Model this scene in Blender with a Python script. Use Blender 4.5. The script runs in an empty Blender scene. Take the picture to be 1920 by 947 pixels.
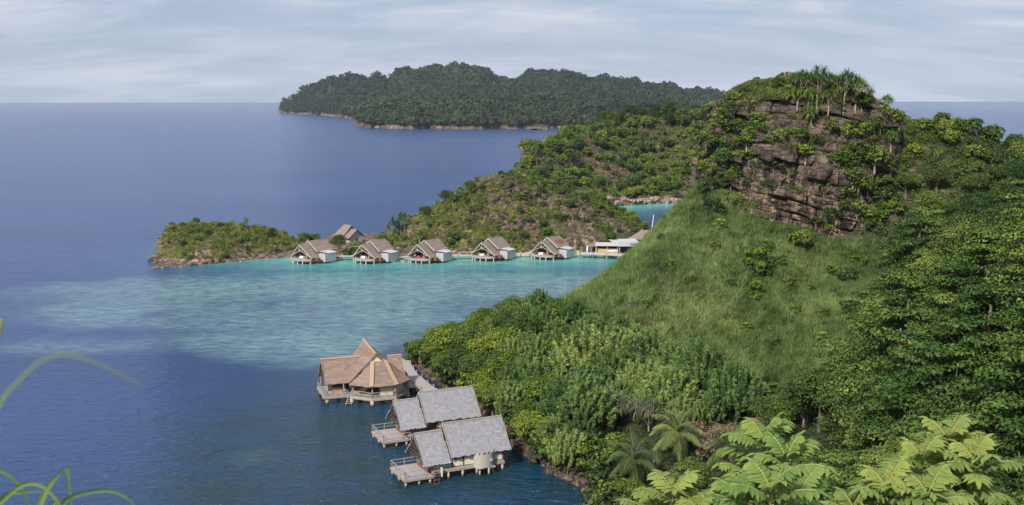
import bpy, math, random
import numpy as np
from mathutils import Vector, Matrix
from mathutils.bvhtree import BVHTree
R = math.radians
sc = bpy.context.scene
col = sc.collection

# ---------------------------------------------------------------- camera
FPX, CX, CY, HOR, CAMH = 2059.0, 960.0, 473.5, 188.5, 46.0
PITCH = math.atan((CY - HOR) / FPX)
cd = bpy.data.cameras.new('camera'); cam = bpy.data.objects.new('camera', cd); col.objects.link(cam)
cd.sensor_width = 36; cd.lens = 36 * FPX / 1920; cd.clip_start = 0.1; cd.clip_end = 90000
cam.location = (0, 0, CAMH); cam.rotation_euler = (R(90) - PITCH, R(0.07), 0)
cd.dof.use_dof = True; cd.dof.focus_distance = 150; cd.dof.aperture_fstop = 8
sc.camera = cam
# ---------------------------------------------------------------- light
SUN_EL, SUN_AZ = 40, -27          # azimuth: degrees from straight behind the camera, minus = from the left
sdir = Vector((math.sin(R(SUN_AZ)) * math.cos(R(SUN_EL)), -math.cos(R(SUN_AZ)) * math.cos(R(SUN_EL)), math.sin(R(SUN_EL))))
sl = bpy.data.lights.new('sun', 'SUN'); sl.energy = 5.0; sl.angle = R(6); sl.color = (1.0, 0.92, 0.78)
so = bpy.data.objects.new('sun', sl); col.objects.link(so); so.rotation_euler = sdir.to_track_quat('Z', 'Y').to_euler()
sc.view_settings.view_transform = 'Standard'; sc.view_settings.look = 'None'
sc.view_settings.exposure = 0.2; sc.view_settings.gamma = 1.0; sc.view_settings.use_curve_mapping = False
sc.cycles.max_bounces = 6; sc.cycles.transparent_max_bounces = 4; sc.cycles.diffuse_bounces = 3
sc.cycles.glossy_bounces = 2; sc.cycles.transmission_bounces = 3; sc.cycles.volume_bounces = 0
sc.cycles.caustics_reflective = False; sc.cycles.caustics_refractive = False

HAZE = 0.5 / 10500
W_ = bpy.data.worlds.new('World'); sc.world = W_; W_.use_nodes = True
nt = W_.node_tree; nt.nodes.clear()
class NT:
    def __init__(s, t): s.t = t
    def n(s, typ, **kw):
        nd = s.t.nodes.new(typ)
        for k, v in kw.items():
            if k.startswith('i_'):
                key = k[2:]; key = int(key) if key.isdigit() else key.replace('_', ' ')
                nd.inputs[key].default_value = v
            else: setattr(nd, k, v)
        return nd
    def l(s, a, b): s.t.links.new(a, b)
    def noise(s, vec, scale, detail=4, rough=.5, dist=0, dim='3D'):
        nd = s.n('ShaderNodeTexNoise', noise_dimensions=dim)
        nd.inputs['Scale'].default_value = scale; nd.inputs['Detail'].default_value = detail
        nd.inputs['Roughness'].default_value = rough; nd.inputs['Distortion'].default_value = dist
        if vec is not None: s.l(vec, nd.inputs['Vector'])
        return nd.outputs['Fac']
    def ramp(s, fac, stops, interp='LINEAR'):
        nd = s.n('ShaderNodeValToRGB'); cr = nd.color_ramp; cr.interpolation = interp
        while len(cr.elements) < len(stops): cr.elements.new(.5)
        for e, (p, c) in zip(cr.elements, stops):
            e.position = p; e.color = (c, c, c, 1) if isinstance(c, (int, float)) else (*c, 1)
        s.l(fac, nd.inputs[0]); return nd.outputs[0]
    def mix(s, f, a, b, mode='MIX'):
        nd = s.n('ShaderNodeMix', data_type='RGBA', blend_type=mode)
        for sk, v in ((nd.inputs[0], f), (nd.inputs[6], a), (nd.inputs[7], b)):
            if isinstance(v, (int, float)): sk.default_value = v
            elif isinstance(v, tuple): sk.default_value = (*v, 1)
            else: s.l(v, sk)
        return nd.outputs[2]
    def math(s, op, a, b=0, c=0, clamp=False):
        nd = s.n('ShaderNodeMath', operation=op, use_clamp=clamp)
        for sk, v in zip(nd.inputs, (a, b, c)):
            if isinstance(v, (int, float)): sk.default_value = v
            else: s.l(v, sk)
        return nd.outputs[0]
    def mapping(s, vec, scale=(1, 1, 1), loc=(0, 0, 0), rot=(0, 0, 0)):
        nd = s.n('ShaderNodeMapping'); nd.inputs['Scale'].default_value = scale
        nd.inputs['Location'].default_value = loc; nd.inputs['Rotation'].default_value = rot
        s.l(vec, nd.inputs['Vector']); return nd.outputs[0]
w = NT(nt)
sky = w.n('ShaderNodeTexSky', sky_type='NISHITA', sun_disc=False)
sky.sun_elevation = R(SUN_EL); sky.sun_rotation = math.atan2(sdir.x, sdir.y)
sky.air_density = 1.0; sky.dust_density = 0.6; sky.ozone_density = 1.5
tc = w.n('ShaderNodeTexCoord')
sep = w.n('ShaderNodeSeparateXYZ'); w.l(tc.outputs['Generated'], sep.inputs[0])
zz = w.math('ADD', w.math('MAXIMUM', sep.outputs[2], 0.0), 0.26)
cmb = w.n('ShaderNodeCombineXYZ')
w.l(w.math('DIVIDE', sep.outputs[0], zz), cmb.inputs[0]); w.l(w.math('DIVIDE', sep.outputs[1], zz), cmb.inputs[1])
c1 = w.noise(w.mapping(cmb.outputs[0], (1.4, 2.2, 1), (3.1, 1.7, 0)), 1.3, 7, .55, 1.2)
c2 = w.noise(w.mapping(cmb.outputs[0], (1.0, 3.2, 1), (8.1, 0.3, 2)), 1.5, 7, .58, 1.0)
cov = w.ramp(w.math('ADD', w.math('MULTIPLY', c1, .65), w.math('MULTIPLY', c2, .45)), [(.44, 0.1), (.56, .65), (.66, 1)])
hz = w.ramp(sep.outputs[2], [(0.0, 1.0), (0.06, .5), (0.12, .0)])
cc = w.mix(w.ramp(c2, [(.35, 0), (.65, 1)]), (6.0, 6.8, 9.1), (9.8, 10.0, 10.7))
skyc = w.mix(cov, w.mix(0.45, sky.outputs[0], (3.4, 4.9, 8.8)), cc)
skyc = w.mix(w.math('MULTIPLY', hz, .6), skyc, (7.3, 8.3, 10.2))
bg = w.n('ShaderNodeBackground'); bg.inputs[1].default_value = 0.071
w.l(skyc, bg.inputs[0]); wo = w.n('ShaderNodeOutputWorld'); w.l(bg.outputs[0], wo.inputs[0])

# ---------------------------------------------------------------- camera maths (pixels of the 1920 photo <-> world)
ct, st = math.cos(PITCH), math.sin(PITCH)
def ray(px, py):
    a, b = (px - CX) / FPX, (CY - py) / FPX
    return np.array([a, ct + b * st, -st + b * ct])
def P(px, py, d):                      # world point on that ray at forward distance d
    r = ray(px, py); return np.array([0, 0, CAMH]) + r * (d / r[1])
def G(px, py, z=0.0):                  # world point on that ray at height z
    r = ray(px, py); return np.array([0, 0, CAMH]) + r * ((z - CAMH) / r[2])
def proj(x, y, z):
    dz = z - CAMH; dep = y * ct - dz * st; up = y * st + dz * ct
    dep = np.maximum(dep, 1e-3)
    return CX + FPX * x / dep, CY - FPX * up / dep

# ---------------------------------------------------------------- noise helpers (numpy)
def hash2(i, j, s=0):
    n = (i.astype(np.int64) * 374761393 + j.astype(np.int64) * 668265263 + s * 974634777) & 0xffffffff
    n = ((n ^ (n >> 13)) * 1274126177) & 0xffffffff
    return ((n ^ (n >> 16)) & 0xffffff) / 16777215.0
def vnoise(x, y, s=0):
    xi, yi = np.floor(x), np.floor(y); fx, fy = x - xi, y - yi
    fx = fx * fx * (3 - 2 * fx); fy = fy * fy * (3 - 2 * fy)
    a, b = hash2(xi, yi, s), hash2(xi + 1, yi, s); c, d = hash2(xi, yi + 1, s), hash2(xi + 1, yi + 1, s)
    return (a * (1 - fx) + b * fx) * (1 - fy) + (c * (1 - fx) + d * fx) * fy
def fbm(x, y, s=0, o=4):
    r = 0; a = .5
    for k in range(o): r = r + a * (vnoise(x, y, s + k) - .5) * 2; x, y, a = x * 2.03 + 7.1, y * 2.03 + 3.3, a * .5
    return r
def smooth(a, b, v):
    t = np.clip((v - a) / (b - a), 0, 1); return t * t * (3 - 2 * t)
class TPS:
    def __init__(s, pts, lam=0.0):
        p = np.array(pts, float); s.c = p[:, :2]; n = len(p)
        K = s.k(s.c, s.c) + np.eye(n) * lam; A = np.zeros((n + 3, n + 3)); A[:n, :n] = K
        A[:n, n] = 1; A[:n, n + 1:] = s.c; A[n, :n] = 1; A[n + 1:, :n] = s.c.T
        s.w = np.linalg.lstsq(A, np.concatenate([p[:, 2], [0, 0, 0]]), rcond=None)[0]
    def k(s, a, b):
        d2 = ((a[:, None, :] - b[None, :, :]) ** 2).sum(2); return .5 * d2 * np.log(d2 + 1e-9)
    def __call__(s, x, y):
        sh = np.shape(x); q = np.stack([np.ravel(x), np.ravel(y)], 1); n = len(s.c); out = np.empty(len(q))
        for i in range(0, len(q), 40000):
            z = q[i:i + 40000]; out[i:i + 40000] = s.k(z, s.c) @ s.w[:n] + s.w[n] + z @ s.w[n + 1:]
        return out.reshape(sh)
def sdist(x, y, poly):                  # + inside, - outside
    x = np.asarray(x, float); y = np.asarray(y, float)
    best = np.full(x.shape, 1e18); ins = np.zeros(x.shape, bool); n = len(poly)
    for i in range(n):
        ax, ay = poly[i][:2]; bx, by = poly[(i + 1) % n][:2]; dx, dy = bx - ax, by - ay
        t = np.clip(((x - ax) * dx + (y - ay) * dy) / (dx * dx + dy * dy + 1e-12), 0, 1)
        best = np.minimum(best, (x - ax - t * dx) ** 2 + (y - ay - t * dy) ** 2)
        if by != ay: ins ^= ((ay > y) != (by > y)) & (x < (bx - ax) * (y - ay) / (by - ay) + ax)
    d = np.sqrt(best); return np.where(ins, d, -d)

# ---------------------------------------------------------------- object helpers
def mesh_np(name, V, F, tone=None, smooth_=False, mat=None):
    V = np.asarray(V, np.float32).reshape(-1, 3); F = np.asarray(F, np.int32); k = F.shape[1]
    me = bpy.data.meshes.new(name); me.vertices.add(len(V)); me.vertices.foreach_set('co', V.ravel())
    me.loops.add(F.size); me.loops.foreach_set('vertex_index', F.ravel())
    me.polygons.add(len(F)); me.polygons.foreach_set('loop_start', np.arange(0, F.size, k, dtype=np.int32))
    if smooth_: me.polygons.foreach_set('use_smooth', np.ones(len(F), bool))
    me.update(calc_edges=True)
    if tone is not None:
        a = me.attributes.new('tone', 'FLOAT', 'POINT'); a.data.foreach_set('value', np.asarray(tone, np.float32))
    if mat: me.materials.append(mat)
    return me
def link(name, me, parent=None, loc=(0, 0, 0), rot=(0, 0, 0), scale=(1, 1, 1)):
    o = bpy.data.objects.new(name, me); col.objects.link(o)
    if parent is not None: o.parent = parent
    o.location = loc; o.rotation_euler = rot; o.scale = scale
    return o
def tag(o, label=None, cat=None, group=None, kind=None):
    if label: o['label'] = label
    if cat: o['category'] = cat
    if group: o['group'] = group
    if kind: o['kind'] = kind
    return o
def thing(name, label, cat, loc=(0, 0, 0), rz=0, group=None, scale=(1, 1, 1)):
    o = link(name, None, None, loc, (0, 0, rz), scale); o.empty_display_size = .3
    return tag(o, label, cat, group)
class MB:                               # mesh builder, n-gons
    def __init__(s): s.v = []; s.f = []
    def add(s, vs, fs):
        b = len(s.v); s.v += [tuple(map(float, p)) for p in vs]; s.f += [tuple(b + i for i in f) for f in fs]
        return s
    def box(s, x0, x1, y0, y1, z0, z1):
        return s.add([(x0, y0, z0), (x1, y0, z0), (x1, y1, z0), (x0, y1, z0), (x0, y0, z1), (x1, y0, z1), (x1, y1, z1), (x0, y1, z1)],
                     [(0, 3, 2, 1), (4, 5, 6, 7), (0, 1, 5, 4), (1, 2, 6, 5), (2, 3, 7, 6), (3, 0, 4, 7)])
    def slab(s, pts, t):                # polygon extruded downwards along its normal
        p = [Vector(q) for q in pts]; n = (p[1] - p[0]).cross(p[2] - p[0]).normalized() * t; k = len(p)
        if n.z < 0: p.reverse(); n = -n
        return s.add([tuple(q) for q in p] + [tuple(q - n) for q in p],
                     [tuple(range(k)), tuple(range(2 * k - 1, k - 1, -1))] + [(i, i + k, (i + 1) % k + k, (i + 1) % k) for i in range(k)])
    def prism(s, poly, z0, z1):
        k = len(poly)
        return s.add([(x, y, z0) for x, y in poly] + [(x, y, z1) for x, y in poly],
                     [tuple(range(k - 1, -1, -1)), tuple(range(k, 2 * k))] + [(i, (i + 1) % k, (i + 1) % k + k, i + k) for i in range(k)])
    def tube(s, pts, rad, n=6):
        P_ = [Vector(p) for p in pts]; b = len(s.v); m = len(P_)
        if isinstance(rad, (int, float)): rad = [rad] * m
        for i, p in enumerate(P_):
            d = (P_[min(i + 1, m - 1)] - P_[max(i - 1, 0)]).normalized()
            a = d.orthogonal().normalized() if i == 0 else (a - d * a.dot(d)).normalized()
            c = d.cross(a)
            for j in range(n):
                t = 2 * math.pi * j / n; s.v.append(tuple(p + (a * math.cos(t) + c * math.sin(t)) * rad[i]))
        for i in range(m - 1):
            for j in range(n): s.f.append((b + i * n + j, b + i * n + (j + 1) % n, b + (i + 1) * n + (j + 1) % n, b + (i + 1) * n + j))
        s.f.append(tuple(b + j for j in range(n - 1, -1, -1))); s.f.append(tuple(b + (m - 1) * n + j for j in range(n)))
        return s
    def beam(s, a, b, w=.1, h=None):    # square bar between two points
        a, b = Vector(a), Vector(b); h = h or w; d = (b - a).normalized()
        sd = d.cross(Vector((0, 0, 1))); sd = Vector((1, 0, 0)) if sd.length < 1e-3 else sd.normalized()
        up = sd.cross(d); vs = []
        for p in (a, b):
            for i, j in ((-1, -1), (1, -1), (1, 1), (-1, 1)): vs.append(tuple(p + sd * i * w / 2 + up * j * h / 2))
        return s.add(vs, [(3, 2, 1, 0), (4, 5, 6, 7), (0, 1, 5, 4), (1, 2, 6, 5), (2, 3, 7, 6), (3, 0, 4, 7)])
    def mesh(s, name, mat, sm=False):
        me = bpy.data.meshes.new(name); me.from_pydata(s.v, [], s.f); me.update()
        if sm: me.polygons.foreach_set('use_smooth', np.ones(len(me.polygons), bool))
        me.materials.append(mat); return me
    def build(s, name, mat, parent=None, sm=False, label=None):
        o = link(name, s.mesh(name, mat, sm), parent)
        if label: o['label'] = label
        return o

# ---------------------------------------------------------------- materials
def newmat(name):
    m = bpy.data.materials.new(name); m.use_nodes = True; t = m.node_tree; t.nodes.clear()
    n = NT(t); out = n.n('ShaderNodeOutputMaterial'); return m, n, out
def pr(n, out, colr, rough=.8, bump=None, bstr=.5, bdist=.1, spec=.3, extra=None):
    b = n.n('ShaderNodeBsdfPrincipled'); b.inputs['Roughness'].default_value = rough if isinstance(rough, (int, float)) else .5
    b.inputs['Specular IOR Level'].default_value = spec
    if isinstance(colr, tuple): b.inputs['Base Color'].default_value = (*colr, 1)
    else: n.l(colr, b.inputs['Base Color'])
    if bump is not None:
        bp = n.n('ShaderNodeBump'); bp.inputs['Strength'].default_value = bstr; bp.inputs['Distance'].default_value = bdist
        n.l(bump, bp.inputs['Height']); n.l(bp.outputs[0], b.inputs['Normal'])
    n.l(b.outputs[0], out.inputs[0]); return b
def leafmat(name, cols, trans=.18, rough=.55, var=.36):
    m, n, out = newmat(name)
    at = n.n('ShaderNodeAttribute', attribute_name='tone'); oi = n.n('ShaderNodeObjectInfo')
    k = len(cols); c = n.ramp(at.outputs['Fac'], [(i / (k - 1), cc) for i, cc in enumerate(cols)])
    hs = n.n('ShaderNodeHueSaturation'); n.l(c, hs.inputs['Color'])
    n.l(n.math('MULTIPLY_ADD', oi.outputs['Random'], .05, .475), hs.inputs['Hue'])
    n.l(n.math('MULTIPLY_ADD', oi.outputs['Random'], -2 * var, 1 + var), hs.inputs['Value'])
    b = n.n('ShaderNodeBsdfPrincipled'); b.inputs['Roughness'].default_value = rough; b.inputs['Specular IOR Level'].default_value = .25
    n.l(hs.outputs[0], b.inputs['Base Color'])
    tr = n.n('ShaderNodeBsdfTranslucent'); n.l(n.mix(.5, hs.outputs[0], (.12, .2, .02), 'ADD') if False else hs.outputs[0], tr.inputs[0])
    ms = n.n('ShaderNodeMixShader'); ms.inputs[0].default_value = trans
    n.l(b.outputs[0], ms.inputs[1]); n.l(tr.outputs[0], ms.inputs[2]); n.l(ms.outputs[0], out.inputs[0])
    return m
def woodmat(name, c0, c1, scale=3, stretch=(1, 1, 1)):
    m, n, out = newmat(name); t = n.n('ShaderNodeTexCoord'); v = n.mapping(t.outputs['Object'], stretch)
    f = n.noise(v, scale, 5, .65); c = n.mix(n.ramp(f, [(.3, 0), (.7, 1)]), c0, c1)
    pr(n, out, c, .8, f, .3, .03); return m
def barkmat(name, c0, c1):
    m, n, out = newmat(name); t = n.n('ShaderNodeTexCoord'); v = n.mapping(t.outputs['Object'], (4, 4, 1))
    f = n.noise(v, 2, 5, .65); pr(n, out, n.mix(n.ramp(f, [(.3, 0), (.7, 1)]), c0, c1), .9, f, .6, .05); return m
M = {}
M['bark'] = barkmat('bark', (.10, .08, .06), (.22, .18, .14))
M['bark_pale'] = barkmat('pale_bark', (.22, .19, .15), (.42, .38, .32))
def shingle(name, ca, cb, cc, rows=4.2, thatch=False):
    m, n, out = newmat(name); t = n.n('ShaderNodeTexCoord'); s = n.n('ShaderNodeSeparateXYZ'); n.l(t.outputs['Object'], s.inputs[0])
    cm = n.n('ShaderNodeCombineXYZ'); n.l(n.math('MULTIPLY_ADD', s.outputs[1], .37, s.outputs[0]), cm.inputs[0]); n.l(s.outputs[2], cm.inputs[1])
    br = n.n('ShaderNodeTexBrick'); n.l(cm.outputs[0], br.inputs['Vector'])
    br.inputs['Scale'].default_value = 1.0; br.inputs['Brick Width'].default_value = .9 if thatch else .34; br.inputs['Row Height'].default_value = 1 / rows
    br.inputs['Mortar Size'].default_value = .012; br.inputs['Bias'].default_value = 0
    br.inputs['Color1'].default_value = (.15, .15, .15, 1); br.inputs['Color2'].default_value = (1, 1, 1, 1); br.inputs['Mortar'].default_value = (0, 0, 0, 1)
    big = n.noise(t.outputs['Object'], .8, 5, .6); fine = n.noise(n.mapping(t.outputs['Object'], (5, 5, 1.2)), 2.5, 4, .7)
    c = n.mix(br.outputs['Color'], ca, cb); c = n.mix(n.ramp(big, [(.35, 0), (.7, .75)]), c, cc)
    c = n.mix(n.ramp(fine, [(.3, .45), (.7, 0)]), c, (ca[0] * .55, ca[1] * .55, ca[2] * .55))
    h = n.math('ADD', n.math('MULTIPLY', br.outputs['Fac'], -1), n.math('MULTIPLY', fine, .8))
    pr(n, out, c, .85, h, .7, .05); return m
M['shingle'] = shingle('weathered_shingle', (.215, .215, .25), (.41, .41, .455), (.30, .30, .335))
M['thatch'] = shingle('brown_thatch', (.19, .135, .108), (.36, .265, .215), (.27, .205, .17), 3.2, True)
M['thatch_cap'] = woodmat('thatch_ridge_cap', (.32, .215, .15), (.44, .32, .235), 4, (3, 3, 1))
M['thatch_far'] = shingle('pinkish_thatch', (.20, .155, .135), (.33, .27, .24), (.26, .21, .18), 3.2, True)
M['wood'] = woodmat('weathered_wood', (.22, .19, .17), (.42, .37, .33), 2, (1, 1, 6))
M['deck'] = woodmat('deck_boards', (.26, .24, .25), (.42, .39, .39), 2.2, (7, 1, 1))
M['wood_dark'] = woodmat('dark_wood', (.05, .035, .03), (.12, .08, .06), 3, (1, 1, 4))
M['wood_red'] = woodmat('reddish_wood', (.14, .06, .04), (.26, .13, .09), 3, (1, 1, 4))
M['post'] = woodmat('concrete_post', (.42, .36, .28), (.6, .53, .43), 3)
def stain(m, base, col):                # dark weed line where the posts stand in the sea
    n = NT(m.node_tree); b = [q for q in m.node_tree.nodes if q.type == 'BSDF_PRINCIPLED'][0]; src = b.inputs['Base Color'].links[0].from_socket
    g = n.n('ShaderNodeNewGeometry'); s = n.n('ShaderNodeSeparateXYZ'); n.l(g.outputs['Position'], s.inputs[0]); f = n.ramp(s.outputs[2], [(.12, 1), (.42, 0)])
    n.l(n.mix(f, src, col), b.inputs['Base Color'])
stain(M['post'], None, (.06, .06, .035))
M['cream'] = woodmat('cream_wall_panel', (.62, .56, .42), (.78, .72, .57), 1.2)
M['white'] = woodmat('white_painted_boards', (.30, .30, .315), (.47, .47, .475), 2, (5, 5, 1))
M['grey_sheet'] = woodmat('grey_roof_sheet', (.36, .36, .38), (.52, .52, .55), 2, (6, 1, 1))
M['white_plain'] = woodmat('white_gelcoat', (.74, .75, .76), (.85, .85, .86), 1)
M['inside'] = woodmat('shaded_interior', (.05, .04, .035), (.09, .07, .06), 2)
def rockmat(name, dark, mid, pale, palez=None, scale=1.0, veg=None, vegn=(.55, .85), coast=None):
    m, n, out = newmat(name); g = n.n('ShaderNodeNewGeometry'); pos = g.outputs['Position']
    a = n.noise(n.mapping(pos, (.25 * scale, .25 * scale, .55 * scale), rot=(0, R(14), 0)), 1, 8, .62, .4)
    b = n.noise(n.mapping(pos, (.8 * scale, .8 * scale, .16 * scale)), 1, 6, .6)
    st_ = n.noise(n.mapping(pos, (.12 * scale, .12 * scale, 2.2 * scale), rot=(R(6), R(16), 0)), 1, 5, .6, .8)
    c = n.mix(n.ramp(a, [(.36, 0), (.56, 1)]), dark, mid)
    f = n.ramp(b, [(.47, 0), (.60, 1)])
    if palez:
        s = n.n('ShaderNodeSeparateXYZ'); n.l(pos, s.inputs[0])
        zf = n.n('ShaderNodeMapRange'); zf.inputs[1].default_value = palez[0]; zf.inputs[2].default_value = palez[1]
        zf.inputs[3].default_value = 1; zf.inputs[4].default_value = .12; n.l(s.outputs[2], zf.inputs[0])
        f = n.math('MULTIPLY', f, zf.outputs[0])
    c = n.mix(f, c, pale); c = n.mix(n.ramp(st_, [(.34, .7), (.5, 0)]), c, dark)
    if veg:
        s2 = n.n('ShaderNodeSeparateXYZ'); n.l(g.outputs['Normal'], s2.inputs[0])
        vn = n.noise(pos, .35, 5, .7)
        k = n.math('ADD', s2.outputs[2], n.math('MULTIPLY_ADD', vn, .5, -.25))
        if coast:
            s3 = n.n('ShaderNodeSeparateXYZ'); n.l(pos, s3.inputs[0])
            k = n.math('SUBTRACT', k, n.ramp(n.math('DIVIDE', n.math('ADD', s3.outputs[2], n.math('MULTIPLY', vn, 1.5)), 10), [(coast[0] / 10, .6), (coast[1] / 10, 0)]))
        vc = n.mix(n.ramp(n.noise(pos, .9, 6, .75), [(.35, 0), (.65, 1)]), veg[0], veg[1])
        c = n.mix(n.ramp(k, [(vegn[0], 0), (vegn[1], 1)]), c, vc)
    vo = n.n('ShaderNodeTexVoronoi', feature='DISTANCE_TO_EDGE'); vo.inputs['Scale'].default_value = .55 * scale
    wrp = n.n('ShaderNodeVectorMath', operation='MULTIPLY_ADD'); nz_ = n.n('ShaderNodeTexNoise'); nz_.inputs['Scale'].default_value = .9 * scale; n.l(pos, nz_.inputs['Vector'])
    n.l(nz_.outputs['Color'], wrp.inputs[0]); wrp.inputs[1].default_value = (1.6, 1.6, 1.6); n.l(n.mapping(pos, (1, 1, 1.7), rot=(0, R(14), 0)), wrp.inputs[2]); n.l(wrp.outputs[0], vo.inputs['Vector'])
    crk = n.ramp(vo.outputs['Distance'], [(.0, 1), (.06, 0)])
    if not veg or vegn[0] > .7: c = n.mix(n.math('MULTIPLY', crk, .7), c, tuple(q * .45 for q in dark))
    hb = n.math('SUBTRACT', n.math('ADD', n.noise(pos, 2.6 * scale, 9, .75), n.math('MULTIPLY', st_, 1.2)), n.math('MULTIPLY', crk, .9))
    pr(n, out, c, .9, hb, .8, .35 / scale); return m
SOIL = ((.055, .06, .028), (.12, .10, .055))
M['rock_near'] = rockmat('dark_bedded_rock', (.026, .021, .018), (.145, .112, .090), (.42, .32, .24), (27, 40), 1.0, ((.05, .06, .025), (.12, .11, .05)), (.72, .9))
M['rock_mid'] = rockmat('brown_bedded_rock', (.045, .033, .027), (.13, .098, .078), (.36, .26, .19), (2, 20), .8, ((.05, .065, .022), (.12, .12, .045)), (.74, .93), (2.0, 4.0))
M['rock_far'] = rockmat('far_coast_rock', (.04, .035, .03), (.14, .11, .085), (.3, .22, .16), None, .12, ((.02, .032, .014), (.045, .06, .022)), (.35, .6), (5.0, 9.0))
M['soil_near'] = rockmat('dark_slope_soil', (.03, .026, .02), (.09, .07, .055), (.22, .15, .12), None, 1, ((.028, .04, .016), (.07, .085, .03)), (.4, .7), (1.5, 2.8))
M['boulder'] = rockmat('dark_brown_boulder', (.035, .028, .025), (.11, .085, .072), (.18, .135, .11), None, 1.2)
M['boulder_pale'] = rockmat('pale_shore_rock', (.12, .085, .065), (.30, .22, .17), (.46, .36, .28), None, 1.2)
# ================================================================ TERRAIN
BVH = []
def grid_mesh(name, X, Y, Z, mat):
    ny, nx = X.shape; V = np.stack([X, Y, Z], 2).reshape(-1, 3)
    i = np.arange(nx * ny).reshape(ny, nx)
    F = np.stack([i[:-1, :-1], i[:-1, 1:], i[1:, 1:], i[1:, :-1]], 2).reshape(-1, 4)
    o = link(name, mesh_np(name, V, F, None, True, mat)); o['kind'] = 'structure'
    BVH.append(BVHTree.FromPolygons(V.tolist(), F.tolist()))
    return o
def blocks(a, z, seed, th=1.6, bw=3.6, warp=1.0):
    """bedded, jointed rock: outward offset for arc position a and (tilted) height z"""
    z = z + warp * fbm(a * .11, z * .15, seed + 5, 3); a = a + 1.2 * fbm(a * .2, z * .3, seed + 9, 3)
    lay = z / th; li = np.floor(lay); fl = lay - li
    bl = a / bw + hash2(li, li * 0 + 3, seed) * 7; bi = np.floor(bl); fb = bl - bi
    off = (hash2(li, bi, seed + 1) - .5) * 1.5 + (hash2(li, li * 0, seed + 2) - .5) * 1.0
    gz = smooth(0, .10, fl) * smooth(0, .07, 1 - fl); gb = smooth(0, .05, fb) * smooth(0, .05, 1 - fb)
    rnd = (1 - (2 * fl - 1) ** 6) * .18 + .35 * fl
    return off * gz * gb + rnd - (1 - gz) * .75 - (1 - gb) * .6
def terrain(name, x0, x1, y0, y1, step, ctrl, shore, coast=1.3, namp=.6, nscale=.08, mat=None, rock=0, floor=-4, seed=1, lam=0):
    xs = np.arange(x0, x1 + step, step); ys = np.arange(y0, y1 + step, step); X, Y = np.meshgrid(xs, ys)
    f = TPS(ctrl, lam); wx = X + 2.5 * fbm(X * .06, Y * .06, seed + 20, 3) * (step * 2 if step > 3 else 1)
    wy = Y + 2.5 * fbm(X * .06 + 9, Y * .06, seed + 30, 3) * (step * 2 if step > 3 else 1)
    sd = sdist(wx, wy, shore); h = np.maximum(f(X, Y), .5)
    if floor == -10 and seed == 61:
        rv = np.abs(fbm(X * .0052 + 3, Y * .0026, 91, 4)); h = h * (1 - .55 * np.exp(-rv / .10) * smooth(10, 50, h) * smooth(-700, -500, X)) * 1.06 + 22 * (.3 - np.abs(fbm(X * .013, Y * .005, 95, 4)) * 1.6) * smooth(20, 90, h) - 10 * smooth(30, 60, h)
    if namp: h = h + namp * fbm(X * nscale, Y * nscale, seed, 5) * np.clip(h / 4, 0.1, 1)
    c = sd * coast * (1 + .5 * fbm(X * .15, Y * .15, seed + 40, 3))
    h = np.minimum(h, c + .15); h = np.where(sd < 0, np.maximum(sd * .8, floor), h)
    XX, YY = X.copy(), Y.copy()
    if rock:
        gy, gx = np.gradient(h, step); sl_ = np.sqrt(gx * gx + gy * gy); k = smooth(.55, 1.1, sl_)
        nx_, ny_ = -gx / (sl_ + 1e-6), -gy / (sl_ + 1e-6)
        b = blocks(X - .5 * Y, h + .3 * X, seed, 1.5, 3.4) * rock * k
        XX += nx_ * b; YY += ny_ * b; h = h + .35 * b
    return grid_mesh(name, XX, YY, h, mat), f
def L2(pts): return [tuple(P(*p)) for p in pts]
def w2(*pts): return [tuple(G(a, b)[:2]) for a, b in pts]

# --- near headland: from the hill under the camera out to the grassy slope and the wooded point
near_ctrl = L2([(1290, 392, 187), (1235, 432, 187), (1180, 480, 186), (1120, 530, 184), (1085, 556, 181),
    (1385, 412, 184), (1450, 442, 180), (1530, 482, 177), (1640, 475, 178), (1700, 435, 180),
    (1300, 500, 170), (1200, 560, 170), (1400, 560, 166), (1500, 600, 161), (1600, 600, 158), (1300, 620, 160),
    (1400, 690, 152), (1500, 720, 147), (1600, 720, 142), (1000, 620, 178), (900, 660, 176), (840, 690, 178), (1000, 700, 163),
    (1150, 660, 165), (1200, 730, 150), (1100, 805, 141), (1300, 810, 134), (1300, 905, 123), (1450, 880, 117), (1500, 820, 123),
    (1740, 262, 192), (1920, 295, 192), (1690, 245, 196), (1660, 235, 198), (1330, 300, 200)])
near_ctrl += [(46, 110, 20), (47, 98, 27), (39, 80, 18), (36, 78, 14), (33, 100, 8), (46.6, 125, 13), (58, 150, 19), (64, 140, 23),
    (95, 100, 34), (110, 160, 36), (130, 190, 34), (60, 40, 30), (80, 60, 32), (29, 60, 12), (18, 60, 10),
    (0, 0, 44.4), (6, 4, 42.0), (-4, -4, 44.6), (0, -15, 45), (2, 10, 37.5), (4, 25, 27), (8, 12, 36), (14, 18, 33), (5, 45, 16), (10, 75, 7), (14, 100, 4),
    (-5, 200, 4), (10, 205, 6), (25, 212, 14), (40, 228, 16), (70, 238, 20), (110, 245, 18), (30, 200, 24), (50, 205, 33), (50, 190, 28), (60, 185, 28)]
near_shore = [(-60, -60), (-34, 0), (-24, 22), (-12, 45), (-3, 68), (4, 90), (8.5, 108)] + w2((1135, 947), (1100, 915), (1035, 882), (985, 852), (955, 815),
    (905, 775), (850, 742), (800, 708), (768, 680)) + [(-19, 193), (-14, 203), (-2, 210), (12, 217), (28, 226), (46, 243), (80, 262), (150, 275), (190, 250), (190, -60)]
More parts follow.
